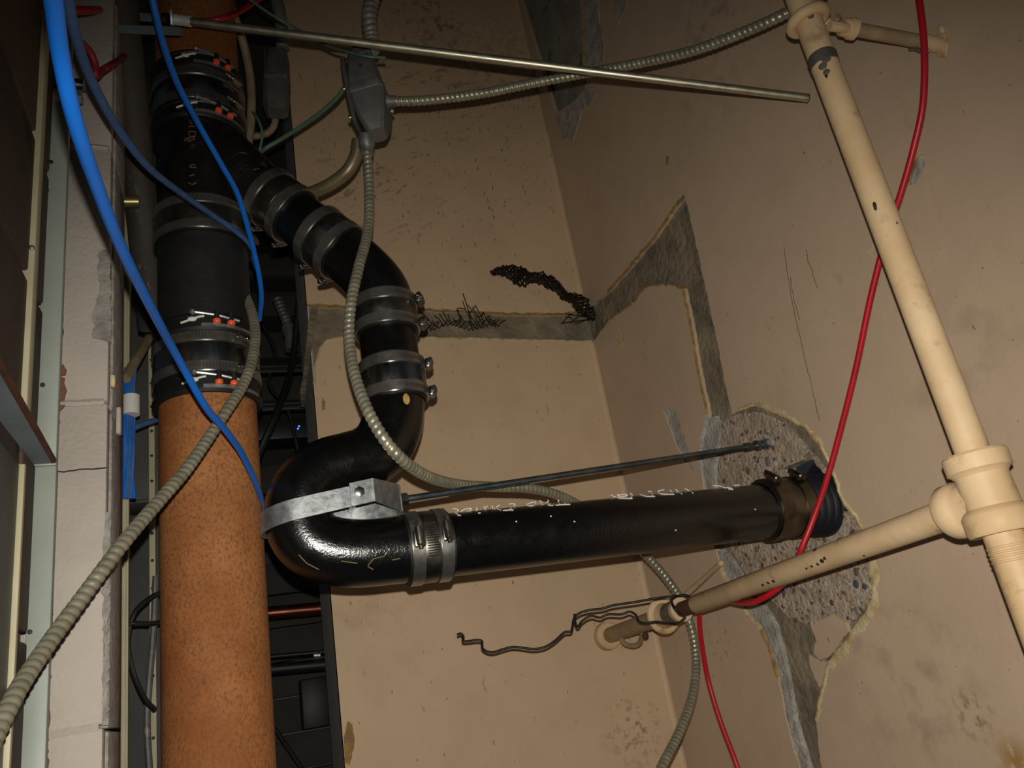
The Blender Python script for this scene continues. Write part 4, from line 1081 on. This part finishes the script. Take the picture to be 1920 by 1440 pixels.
# ================================================================== CONDUITS
def flex(name, pts, r, material, label, n=90, pitch=.0096, seg=14, k=7, amp=.13):
    P = resample(smooth([atD(*p) for p in pts], n), pitch / k)
    t = thing(name, label, 'conduit', P[0])
    def mod(i, a):
        ph = (i / k - a / (2 * PI)) % 1.0
        return 1 - amp + amp * 1.6 * max(0.0, math.sin(PI * min(1, ph / .82))) ** .6 * .8
    part('armour', MB().sweep(P, r, seg, mod=mod), material, t, angle=70)
    return t, P
t1, P1 = flex('flexible_conduit', [(688, 280, 1.45), (692, 350, 1.43), (690, 430, 1.38), (673, 500, 1.30), (658, 570, 1.25), (655, 640, 1.22), (667, 710, 1.17), (697, 785, 1.12), (742, 850, 1.11), (795, 890, 1.18), (855, 908, 1.29), (930, 913, 1.37),
      (1000, 917, 1.42), (1055, 932, 1.47), (1110, 962, 1.54), (1165, 1000, 1.6), (1210, 1040, 1.62), (1250, 1085, 1.63), (1276, 1125, 1.63), (1297, 1180, 1.61), (1305, 1240, 1.57), (1298, 1305, 1.5), (1274, 1372, 1.42), (1240, 1440, 1.34), (1222, 1490, 1.3)],
      .0086, M_FLEX, 'ribbed steel conduit sweeping from the grey box down behind the level black pipe', n=160)
t2, P2 = flex('flexible_conduit', [(738, 190, 1.46), (800, 188, 1.47), (900, 176, 1.5), (1000, 156, 1.5), (1100, 137, 1.47), (1200, 118, 1.41), (1300, 95, 1.34), (1400, 58, 1.27), (1480, 22, 1.22), (1560, -20, 1.2)],
      .0088, M_FLEX, 'ribbed steel conduit running from the grey box to the upper right, behind the pale riser')
t3, P3 = flex('flexible_conduit', [(722, -60, 1.52), (700, -10, 1.51), (692, 30, 1.5), (696, 70, 1.5), (698, 96, 1.49)], .0145, M_FLEXG, 'thicker grey ribbed conduit entering the grey box from above', pitch=.011, amp=.09)
t4, P4 = flex('flexible_conduit', [(440, 505, 1.45), (456, 545, 1.40), (472, 585, 1.33), (479, 630, 1.27), (470, 685, 1.2), (452, 728, 1.15), (425, 770, 1.10), (392, 820, 1.06), (348, 882, 1.0), (296, 942, .94), (228, 1022, .86), (150, 1126, .79), (85, 1215, .73), (30, 1300, .67), (-25, 1410, .61)],
      .0077, M_FLEX, 'ribbed steel conduit crossing the orange pipe down to the lower left corner', n=120)
# grey cast conduit body
bc = atD(693, 180, 1.47)
cb = thing('outlet_box', 'grey cast conduit box with conduits entering above, below and on the right', 'electrical box', bc)
rotb = Matrix.Rotation(math.radians(-24), 3, 'Z')
rb_ = np.array(rotb)
def body_rings(c, secs, rot):
    rings = []
    for z, hw, hd in secs:
        cr = .006
        pts = [(-hw + cr, -hd), (hw - cr, -hd), (hw, -hd + cr), (hw, hd - cr), (hw - cr, hd), (-hw + cr, hd), (-hw, hd - cr), (-hw, -hd + cr)]
        rings.append([c + rot @ np.array([x, y, z]) for x, y in pts])
    return rings
tilt = np.array(Matrix.Rotation(math.radians(-4), 3, 'Y')) @ rb_
part('body', MB().grid(body_rings(bc, [(.088, .021, .024), (.070, .024, .030), (.03, .029, .037), (-.005, .031, .039), (-.03, .030, .037), (-.065, .023, .030), (-.088, .015, .020)], tilt), True, True, True), M_BOXG, cb)
part('cover', MB().grid([[bc + tilt @ np.array([-.034 + dx, y * k, z * k]) for y, z in [(-.026, .08), (.026, .08), (.036, .03), (.038, -.02), (.03, -.07), (-.03, -.07), (-.038, -.02), (-.036, .03)]] for dx, k in ((0.006, 1), (-.0005, 1), (-.002, .94))], True, True, True), M_DPANEL, cb, 'dark cover plate on the left side')
for x, y in ((646, 172), (646, 243)):
    part('cover_screw', MB().lathe(bc + tilt @ np.array([-.040, -.012, (.02 if y < 200 else -.045)]), tilt @ np.array([1, 0, 0]), [(-.004, .002), (-.003, .0045), (.0, .0045), (.008, .002)], 12), M_BRASS, cb)
part('raised_band', MB().grid(body_rings(bc, [(.004, .0318, .0398), (.002, .0326, .0406), (-.012, .0326, .0406), (-.014, .0312, .0392)], tilt), True, True, True), M_BOXG, cb)
part('knockout', MB().lathe(bc + tilt @ np.array([.0, -.0345, .04]), tilt @ np.array([0, -1, 0]), [(0, .003), (.002, .003)], 12), M_DARK, cb)
part('label_wrap', MB().box(tuple(bc + tilt @ np.array([.004, -.028, .066])), (.034, .003, .02), Matrix([list(r_) for r_ in tilt]), .001), M_FLEXG, cb, 'pale clip under the top hub')
part('top_hub', MB().lathe(bc + tilt @ np.array([0, 0, .075]), tilt @ np.array([0, 0, 1]), [(0, .019), (.02, .0185), (.02, .017), (.034, .017)], 28), M_BOXG, cb)
hd = nrm(P1[4] - P1[0])
part('bottom_hub', MB().lathe(P1[0] - hd * .016, hd, [(-.01, .015), (.008, .0145), (.012, .0125), (.026, .0115), (.026, .008)], 24), M_GALV, cb)
hd = nrm(P2[4] - P2[0])
part('side_hub', MB().lathe(P2[0] - hd * .018, hd, [(-.01, .013), (.010, .013), (.010, .0105), (.022, .0105)], 24), M_BOXG, cb)
part('hub_screw', MB().ball(tuple(atD(735, 208, 1.44)), .0045, 2), M_GALV, cb)
# smooth bent tube from the body to behind the branch
t = thing('bent_tube', 'smooth dull brassy tube bending down from the grey box behind the slanting coupling', 'tube', bc - np.array([.01, 0, .09]))
P = smooth([atD(672, 262, 1.52), atD(668, 290, 1.52), atD(652, 320, 1.52), atD(622, 344, 1.53), atD(588, 360, 1.54), atD(545, 372, 1.56)], 40)
part('tube_body', MB().sweep(P, .0125, 20), M_EMT, t)
# second conduit body further back
c2 = atD(521, 150, 1.95)
cb2 = thing('outlet_box', 'second grey conduit box further back, in the dark gap beside the pier', 'electrical box', c2)
rt = np.array(Matrix.Rotation(math.radians(-12), 3, 'Z')) @ np.array(Matrix.Rotation(math.radians(4), 3, 'Y'))
part('body', MB().grid(body_rings(c2, [(.085, .021, .02), (.07, .024, .028), (.0, .026, .032), (-.07, .025, .028), (-.10, .022, .02)], rt), True, True, True), M_BOXG, cb2)
part('cover', MB().box(tuple(c2 + rt @ np.array([-.027, 0, -.01])), (.004, .05, .17), Matrix([list(r_) for r_ in rt]), .001), M_DPANEL, cb2)
part('raised_band', MB().box(tuple(c2 + rt @ np.array([0, -.002, -.012])), (.053, .064, .014), Matrix([list(r_) for r_ in rt]), .003), M_BOXG, cb2)
P = smooth([atD(500, -60, 2.0), atD(516, -10, 1.97), atD(527, 40, 1.95), atD(530, 90, 1.95)], 24)
part('top_tube', MB().sweep(P, .0155, 18), M_FLEXG, cb2, 'grey tube coming down into the body')
P = resample(smooth([atD(516, 215, 1.95), atD(514, 235, 1.95), atD(500, 250, 1.95), atD(472, 256, 1.95), atD(440, 256, 1.95)], 24), .003)
part('bottom_tube', MB().sweep(P, .0085, 14, mod=lambda i, a: 1 + .06 * math.sin(i * 1.5)), M_TANC, cb2)

# ================================================================== CABLES AND WIRES
def dcable(name, pts, r, material, label, cat='cable', n=90, seg=12):
    P = smooth([atD(*p) for p in pts], n)
    return single(name, MB().sweep(P, r, seg), material, label, cat, P[len(P) // 2], angle=60)
dcable('blue_cable', [(88, -70, .36), (100, 0, .38), (113, 100, .41), (136, 210, .44), (175, 330, .50), (230, 470, .62), (290, 590, .78), (332, 668, .90), (385, 762, .99), (420, 803, 1.05), (452, 848, 1.12), (478, 902, 1.19), (490, 940, 1.26), (494, 985, 1.36)], .0045, M_BLUE,
       'bright thick blue cable nearest the camera, sweeping across the orange pipe')
dcable('blue_cable', [(122, -30, .58), (136, 45, .63), (155, 110, .70), (180, 168, .77), (222, 242, .87), (278, 313, 1.0), (338, 361, 1.15), (395, 401, 1.28), (440, 432, 1.36), (466, 458, 1.41), (480, 500, 1.5)], .0046, M_BLUE2,
       'dusty dull blue cable slanting to the ribbed stack coupling', seg=12)
dcable('blue_cable', [(278, -40, 1.02), (300, 60, 1.06), (330, 150, 1.14), (372, 232, 1.22), (415, 308, 1.28), (444, 360, 1.32), (463, 420, 1.36), (477, 475, 1.4), (487, 525, 1.43), (490, 562, 1.46), (486, 600, 1.5)], .0046, M_BLUE,
       'slim blue cable hanging over the black wye from the top of the picture')
def xcable(pts): return [onX(*p) for p in pts]
P = smooth(xcable([(1712, -60, .95), (1725, 10, .95), (1733, 90, .95), (1731, 190, .95), (1715, 270, .95), (1690, 360, .95), (1660, 450, .95), (1632, 560, .95), (1605, 690, .95), (1575, 810, .945), (1550, 900, .935), (1526, 970, .92), (1502, 1030, .895), (1488, 1062, .87),
            (1470, 1092, .85), (1440, 1116, .835), (1408, 1130, .83), (1380, 1129, .845), (1350, 1122, .875), (1322, 1124, .89), (1312, 1150, .885), (1315, 1200, .89), (1328, 1275, .90), (1350, 1350, .90), (1378, 1425, .90), (1400, 1490, .90)]), 150)
single('red_cable', MB().sweep(P, .0050, 12), M_RED, 'red cable hanging along the right wall and looping under the pale branch pipe', 'cable', P[60], angle=60)
P = smooth([atD(126, 32, 1.02), atD(136, 21, 1.05), atD(165, 19, 1.12), atD(205, 20, 1.36), atD(250, 28, 1.52), atD(310, 36, 1.5), atD(345, 42, 1.44), atD(390, 40, 1.44), atD(425, 31, 1.46), atD(455, 18, 1.6), atD(500, -12, 1.7)], 60)
single('red_cable', MB().sweep(P, .0056, 12), M_RED, 'red cable running level at the top left, behind the strap clamp', 'cable', P[30], angle=60)
P = smooth([atD(126, 50, .98), atD(142, 70, 1.02), atD(165, 92, 1.05), atD(178, 118, 1.06), atD(180, 142, 1.06), atD(190, 133, 1.08), atD(214, 118, 1.14), atD(250, 95, 1.5)], 50)
single('red_cable', MB().sweep(P, .0046, 12), mat('dull_red_cable_jacket', srgb(128, 26, 32), .55), 'dull red cable kinked in a V before the white blocks, top left', 'cable', P[20], angle=60)
dcable('green_wire', [(440, -20, 1.42), (470, 0, 1.45), (505, 25, 1.5), (545, 48, 1.52), (585, 70, 1.5), (620, 88, 1.48), (655, 98, 1.44), (690, 106, 1.42), (722, 108, 1.43)], .0026, M_GREENW, 'green wire running down under the upper rod to the top of the grey box', 'wire')
dcable('green_wire', [(648, 162, 1.5), (630, 185, 1.52), (600, 212, 1.55), (560, 240, 1.58), (525, 262, 1.6), (498, 278, 1.6), (484, 289, 1.58)], .0042, M_GREENW, 'green wire sagging from the left side of the grey box', 'wire')
dcable('green_wire', [(474, 210, 1.62), (484, 225, 1.6), (491, 245, 1.59), (490, 268, 1.585), (484, 290, 1.58)], .0026, M_GREENW, 'thin green wire beside the tan cable right of the top coupling', 'wire')
dcable('tan_cable', [(418, -50, 1.62), (432, 10, 1.64), (450, 60, 1.66), (464, 115, 1.68), (471, 170, 1.68), (470, 230, 1.66), (462, 290, 1.64)], .0088, M_TANC, 'stiff tan cable bowing down beside the topmost coupling')
P = smooth([atD(x, y, 1.56) for x, y in [(1300, 1122), (1285, 1116), (1262, 1118), (1230, 1122), (1190, 1129), (1150, 1135), (1130, 1141), (1105, 1144), (1086, 1150), (1076, 1160), (1073, 1176), (1070, 1184), (1058, 1186), (1040, 1202), (1022, 1213), (1000, 1217), (965, 1213), (945, 1217), (925, 1223), (912, 1221), (904, 1214), (904, 1203), (895, 1200), (880, 1202), (868, 1202), (869, 1194), (864, 1188), (857, 1190)]], 160)
tw = thing('tie_wire', 'black tie wire twisted round the pale branch pipe, bent end sticking out left', 'wire', P[40])
part('strand', MB().sweep(P, .0024, 8), M_WIRE, tw, angle=60)
P = smooth([atD(x, y, 1.555) for x, y in [(1077, 1151), (1078, 1164), (1083, 1175), (1092, 1164), (1108, 1155), (1125, 1158), (1140, 1152), (1165, 1152), (1180, 1147), (1192, 1153), (1198, 1165), (1210, 1168), (1230, 1166), (1255, 1169), (1272, 1168)]] + [atD(1284, 1157, 1.5), atD(1276, 1150, 1.47), atD(1264, 1138, 1.47), atD(1259, 1124, 1.5), atD(1268, 1117, 1.55)], 120)
part('strand', MB().sweep(P, .0024, 8), M_WIRE, tw, angle=60)

# ================================================================== PALE PAINTED PIPES ON THE RIGHT
RX, RY = .80, .675
def rz(x, y): return onY(x, y, RY)[2]
RT = np.array([RX, RY, 0.0])
ztee_t = rz(1835, 850); ztee_b = rz(1885, 1000); ztm = rz(1862, 935)
t = thing('riser_pipe', 'pale painted upright pipe on the right, from the top down to the tee', 'pipe', (RX, RY, ztee_t))
part('pipe_body', MB().lathe((RX, RY, ztee_t - .02), UP, [(0, .0188), (.38, .0188), (1.3, .0188)], 40), M_WHITE, t)
zj = rz(1567, 118)
part('joint_ring', MB().lathe((RX, RY, zj - .009), UP, [(0, .0188), (0, .0196), (.016, .0200), (.018, .0190)], 40, caps=False), M_WCHIP, t, 'bare grey band where the paint has come off')
def pchip(px, p, d, r, parent, material, rad, sc=(1, 1, 1)):
    for x, y, s in px:
        mb = MB()
        q = on_cyl(x, y, p, d, r); n_ = nrm(q - p - d * ((q - p) @ d))
        rot = rotz_to(n_)
        tb = bmesh.new(); bmesh.ops.create_icosphere(tb, subdivisions=2, radius=1)
        for v in tb.verts: v.co = rot @ Vector((v.co.x * s * sc[0] * random.uniform(.85, 1.1), v.co.y * s * sc[1], v.co.z * .0007)) + Vector(q)
        mb.add(tb)
        part('paint_chip', mb, material, parent)
pchip([(1548, 110, .007), (1543, 124, .006), (1550, 135, .005), (1520, 30, .005), (1540, 25, .005)], RT, UP, .0188, t, M_WCHIP, 1)
pchip([(1640, 384, .0035), (1641, 390, .003), (1682, 418, .0016), (1549, 142, .003)], RT, UP, .0188, t, M_DARK, 1, (.7, 1.3, 1))
t = thing('riser_pipe', 'pale painted upright pipe leaving the frame at the right, below the tee', 'pipe', (RX, RY, ztee_b))
part('pipe_body', MB().lathe((RX, RY, .9), UP, [(0, .0215), (ztee_b + .015 - .9, .0215)], 40), M_WHITE, t)
mb = MB()
for k in range(4): mb.lathe((RX, RY, ztee_b - .016 - k * .005), UP, [(0, .0213), (.001, .0224), (.0025, .0224), (.0035, .0213)], 40, caps=False)
part('thread', mb, M_WHITE, t, 'painted over screw thread')
# branch
bA = np.array([RX, RY, ztm]); bB = np.array([.862, YB, onY(1140, 1193, YB)[2]])
bdv = nrm(bB - bA)
def by(Y): return bA + bdv * ((Y - RY) / bdv[1])
te = thing('tee_fitting', 'large pale painted tee where the branch leaves the riser', 'pipe fitting', (RX, RY, ztm))
part('run', MB().lathe((RX, RY, ztee_b), UP, [(0, .0225), (0, .0340), (.004, .0360), (.022, .0360), (.026, .0335), (.030, .0290), (ztee_t - ztee_b - .026, .0280), (ztee_t - ztee_b - .022, .0310), (ztee_t - ztee_b - .020, .0345), (ztee_t - ztee_b - .003, .0350), (ztee_t - ztee_b, .0330), (ztee_t - ztee_b, .0190)], 48), M_WHITE, te)
part('side_outlet', MB().lathe(bA, bdv, [(0, .027), (.030, .0265), (.036, .029), (.042, .0325), (.056, .0325), (.060, .030), (.060, .019)], 44), M_WHITE, te)
t = thing('branch_pipe', 'pale painted branch pipe running back from the tee below the black pipe', 'pipe', by(.75))
Y1 = 1.41
part('pipe_body', MB().lathe(by(.72), bdv, [(0, .0182), ((Y1 - .72) / bdv[1] - .003, .0182), ((Y1 - .72) / bdv[1], .0165)], 36), M_WHITE, t)
pchip([(1528, 1031, .004), (1541, 1052, .004), (1533, 1058, .0028), (1522, 1062, .0025), (1512, 1066, .0022), (1450, 1090, .0034), (1440, 1093, .003), (1430, 1097, .003), (1546, 1047, .003), (1620, 1042, .002)], bA, bdv, .0182, t, M_DARK, 1, (1.2, .8, 1))
part('nipple', MB().lathe(by(Y1 - .01), bdv, [(0, .0150), (.16, .0150)], 28), M_RUST, t, 'rusty bare nipple')
ft = thing('end_fitting', 'flared pale fitting and flange joining the branch to its wall stub', 'pipe fitting', by(1.55))
part('flare', MB().lathe(by(1.475), bdv, [(0, .0155), (0, .0240), (.01, .0235), (.05, .0200), (.085, .0260), (.085, .015)], 36), M_WHITE, ft)
part('bare_band', MB().lathe(by(1.488), bdv, [(0, .0242), (.05, .0216), (.068, .0236)], 36, caps=False), M_WCHIP, ft, 'bare grey metal on the fitting')
part('flange', MB().sweep([by(1.565) + (np.array([1, 0, 0]) * math.cos(a) + np.cross(bdv, [1, 0, 0]) * math.sin(a)) * .030 for a in np.linspace(0, 2 * PI, 36, endpoint=False)], .0075, 10, loop=True), M_WHITE, ft)
st = thing('wall_stub', 'pale painted pipe stub with a round wall flange at the back wall', 'pipe', by(1.9))
part('pipe_body', MB().lathe(by(1.56), bdv, [(0, .0185), ((YB - 1.56) / bdv[1], .0185)], 32), M_WDIRT, st)
part('escutcheon', MB().lathe(by(YB - .03), bdv, [(0, .019), (0, .0275), (.004, .0325), (.02, .0340), (.03, .0340)], 40), M_WHITE, st, 'round painted wall flange')
hk = onY(1185, 1200, 1.75)
P = smooth([onY(1165, 1194, 1.80), onY(1170, 1206, 1.79), onY(1184, 1211, 1.77), onY(1198, 1207, 1.75), onY(1203, 1194, 1.72), onY(1206, 1186, 1.70)], 24)
t = thing('pipe_hook', 'curved pale hook hanging under the wall stub', 'hook', P[8])
part('hook_body', MB().sweep(P, .0058, 10), M_WDIRT, t)
part('tip', MB().ball(tuple(onY(1210, 1192, 1.68)), .0075, 2), M_RUST, t)
# thin painted rod behind the branch, coming off the wall
P = smooth([onX(1352, 1056, XW - .005), onX(1320, 1085, .95), onX(1284, 1117, .90)], 12)
t = thing('painted_rod', 'thin tan painted rod slanting from the wall to the branch pipe', 'rod', P[4])
part('rod', MB().sweep(P, .006, 10), M_WDIRT, t)
part('end_cap', MB().ball(tuple(onX(1352, 1056, XW - .008)), .0075, 2), M_WHITE, t)
# split clamp and stand-off rod at the top of the riser
PW = onX(1768, 86, XW)
zcl = rz(1543, 42)
pc = np.array([RX, RY, zcl])
so = np.array([XW, RY - .0, PW[2]]); so = PW.copy()
cl = thing('pipe_clamp', 'pale painted split clamp gripping the riser near the top edge', 'clamp', pc)
cd = nrm(PW - pc)
ringp = [pc + np.array([math.cos(a), math.sin(a), 0]) * .0235 + UP * .004 * math.cos(a) for a in np.linspace(0, 2 * PI, 40, endpoint=False)]
part('ring', MB().sweep(ringp, .0085, 12, loop=True), M_WHITE, cl)
h0 = pc + cd * .026
for sgn in (-1, 1):
    o_ = np.array([0, 1, 0]) * .006 * sgn + UP * .009 * sgn
    part('ear', MB().sweep(smooth([pc + cd * .022 + o_ * 1.6, pc + cd * .040 + o_ * 1.3, pc + cd * .056 + o_ * .6], 10), .0075, 10), M_WHITE, cl)
part('clamp_bolt', MB().lathe(pc + cd * .036 + np.array([0, -.016, 0]), (0, 1, 0), [(0, .006), (.03, .006)], 6), M_WDIRT, cl)
part('socket', MB().lathe(pc + cd * .050, cd, [(0, .0125), (.012, .0135), (.013, .0155), (.022, .0155), (.022, .010)], 20), M_WHITE, cl)
L = np.linalg.norm(PW - pc)
t = thing('standoff_rod', 'tan painted rod holding the clamp off the right wall', 'rod', PW)
part('rod', MB().lathe(pc + cd * .06, cd, [(0, .0098), (L - .06 - .03, .0098)], 24), M_WDIRT, t)
part('wall_socket', MB().lathe(PW - cd * .038, cd, [(0, .0098), (0, .0118), (.02, .0112), (.036, .0105)], 20), M_WHITE, t)
part('paint_collar', MB().ball(tuple(PW - np.array([.002, 0, 0])), .016, 2, (.3, .8, 1.2), .2), M_WHITE, t)
part('old_anchor', MB().ball(tuple(onX(1765, 55, XW - .002)), .0065, 2, (.6, .8, 1.2)), M_WHITE, t)
t2_ = atD(1722, 93, 1.13)
single('small_wire_clip', MB().sweep(smooth([onX(1706, 91, .96), onX(1716, 91, .955), onX(1728, 95, .955), onX(1742, 95, .96)], 12), .003, 8), M_GALV, 'small wire clip under the rod beside the red cable', 'clip', onX(1720, 92, .957))

# ================================================================== WIRE LATH LEFT IN THE GROOVE
# tuft of cut wires standing in the groove
mb = MB()
base = [(x, 612 + 5 * math.sin(x * .08)) for x in range(775, 936, 8)]
tips = {790: 585, 800: 580, 846: 590, 856: 582, 862: 566, 866: 552, 872: 560, 880: 575}
def lean(x0, y0, x1, y1, d0=.004, d1=.03):
    a, b = onY(x0, y0, YB - d0), onY(x1, y1, YB - d1)
    mid = (a + b) / 2 + rng.uniform(-.004, .004, 3)
    mb.sweep(smooth([a, mid, b], 8), .0014, 5)
for x, y in base:
    h = 18 + 12 * math.exp(-((x - 880) / 45) ** 2)
    lean(x, y + 3, x - 14 + random.uniform(-4, 4), y - h * random.uniform(.4, 1))
    lean(x, y + 3, x + 12 + random.uniform(-4, 4), y - h * random.uniform(.3, .9))
for x0, y0, x1, y1 in ((884, 612, 868, 550), (890, 614, 867, 564), (896, 615, 874, 568), (902, 616, 878, 572), (908, 616, 886, 576), (916, 616, 892, 574), (872, 614, 858, 578), (864, 614, 856, 580), (858, 578, 872, 580), (815, 612, 786, 580), (806, 612, 780, 600), (880, 588, 892, 572), (905, 600, 905, 586), (898, 594, 906, 585), (930, 615, 920, 598), (925, 612, 912, 597)):
    lean(x0, y0, x1, y1)
single('wire_lath_scrap', mb, M_LATH, 'tuft of cut black lath wires standing in the back wall groove', 'wire lath', onY(865, 605, YB), angle=60)
# rolled strip of lath that sticks out of the corner
mb = MB()
cpx = [(1136, 599, .005), (1110, 589, .02), (1092, 572, .035), (1078, 560, .045), (1060, 556, .05), (1046, 540, .055), (1032, 530, .06), (1014, 522, .06), (996, 520, .06), (980, 520, .06), (966, 513, .055), (948, 508, .05), (934, 508, .05), (922, 512, .045)]
wpx = [3, 13, 18, 11, 8, 9, 13, 11, 9, 20, 17, 11, 6, 3]
C = smooth([(x, y, d * 1000) for x, y, d in cpx], 52); W = np.interp(np.linspace(0, 1, len(C)), np.linspace(0, 1, len(wpx)), wpx)
def lp(i, s, lay):
    x, y, d = C[i]; T = C[min(i + 1, len(C) - 1)] - C[max(i - 1, 0)]
    n_ = np.array([-T[1], T[0]]); n_ = n_ / (np.linalg.norm(n_) + 1e-9)
    return onY(x + n_[0] * W[i] * s, y + n_[1] * W[i] * s, YB - max(.003, d / 1000 + lay * .012 * math.cos(s * 1.5)))
for lay in (-1, 1):
    for ph in range(0, 6):
        for sg in (-1, 1):
            P = []
            for i in range(len(C)):
                u = (i / 4.2 + ph / 3.0) % 2
                s = (u - 1) if u < 1 else (1 - u)
                s = (2 * abs(u - 1) - 1) * sg
                P.append(lp(i, s, lay) + rng.uniform(-.004, .004, 3))
            mb.sweep(P, .0015, 5)
for x0, y0, x1, y1 in ((1120, 598, 1052, 606), (1110, 596, 1060, 588), (1098, 600, 1078, 606), (1090, 590, 1070, 606), (1072, 588, 1056, 604), (1060, 594, 1074, 600), (1110, 598, 1088, 584), (1086, 582, 1072, 574)):
    lean(x0, y0, x1, y1, .006, .02)
single('wire_lath_scrap', mb, M_LATH, 'crumpled strip of rusty wire lath curling out of the wall corner', 'wire lath', onY(1030, 530, YB - .05), angle=60)
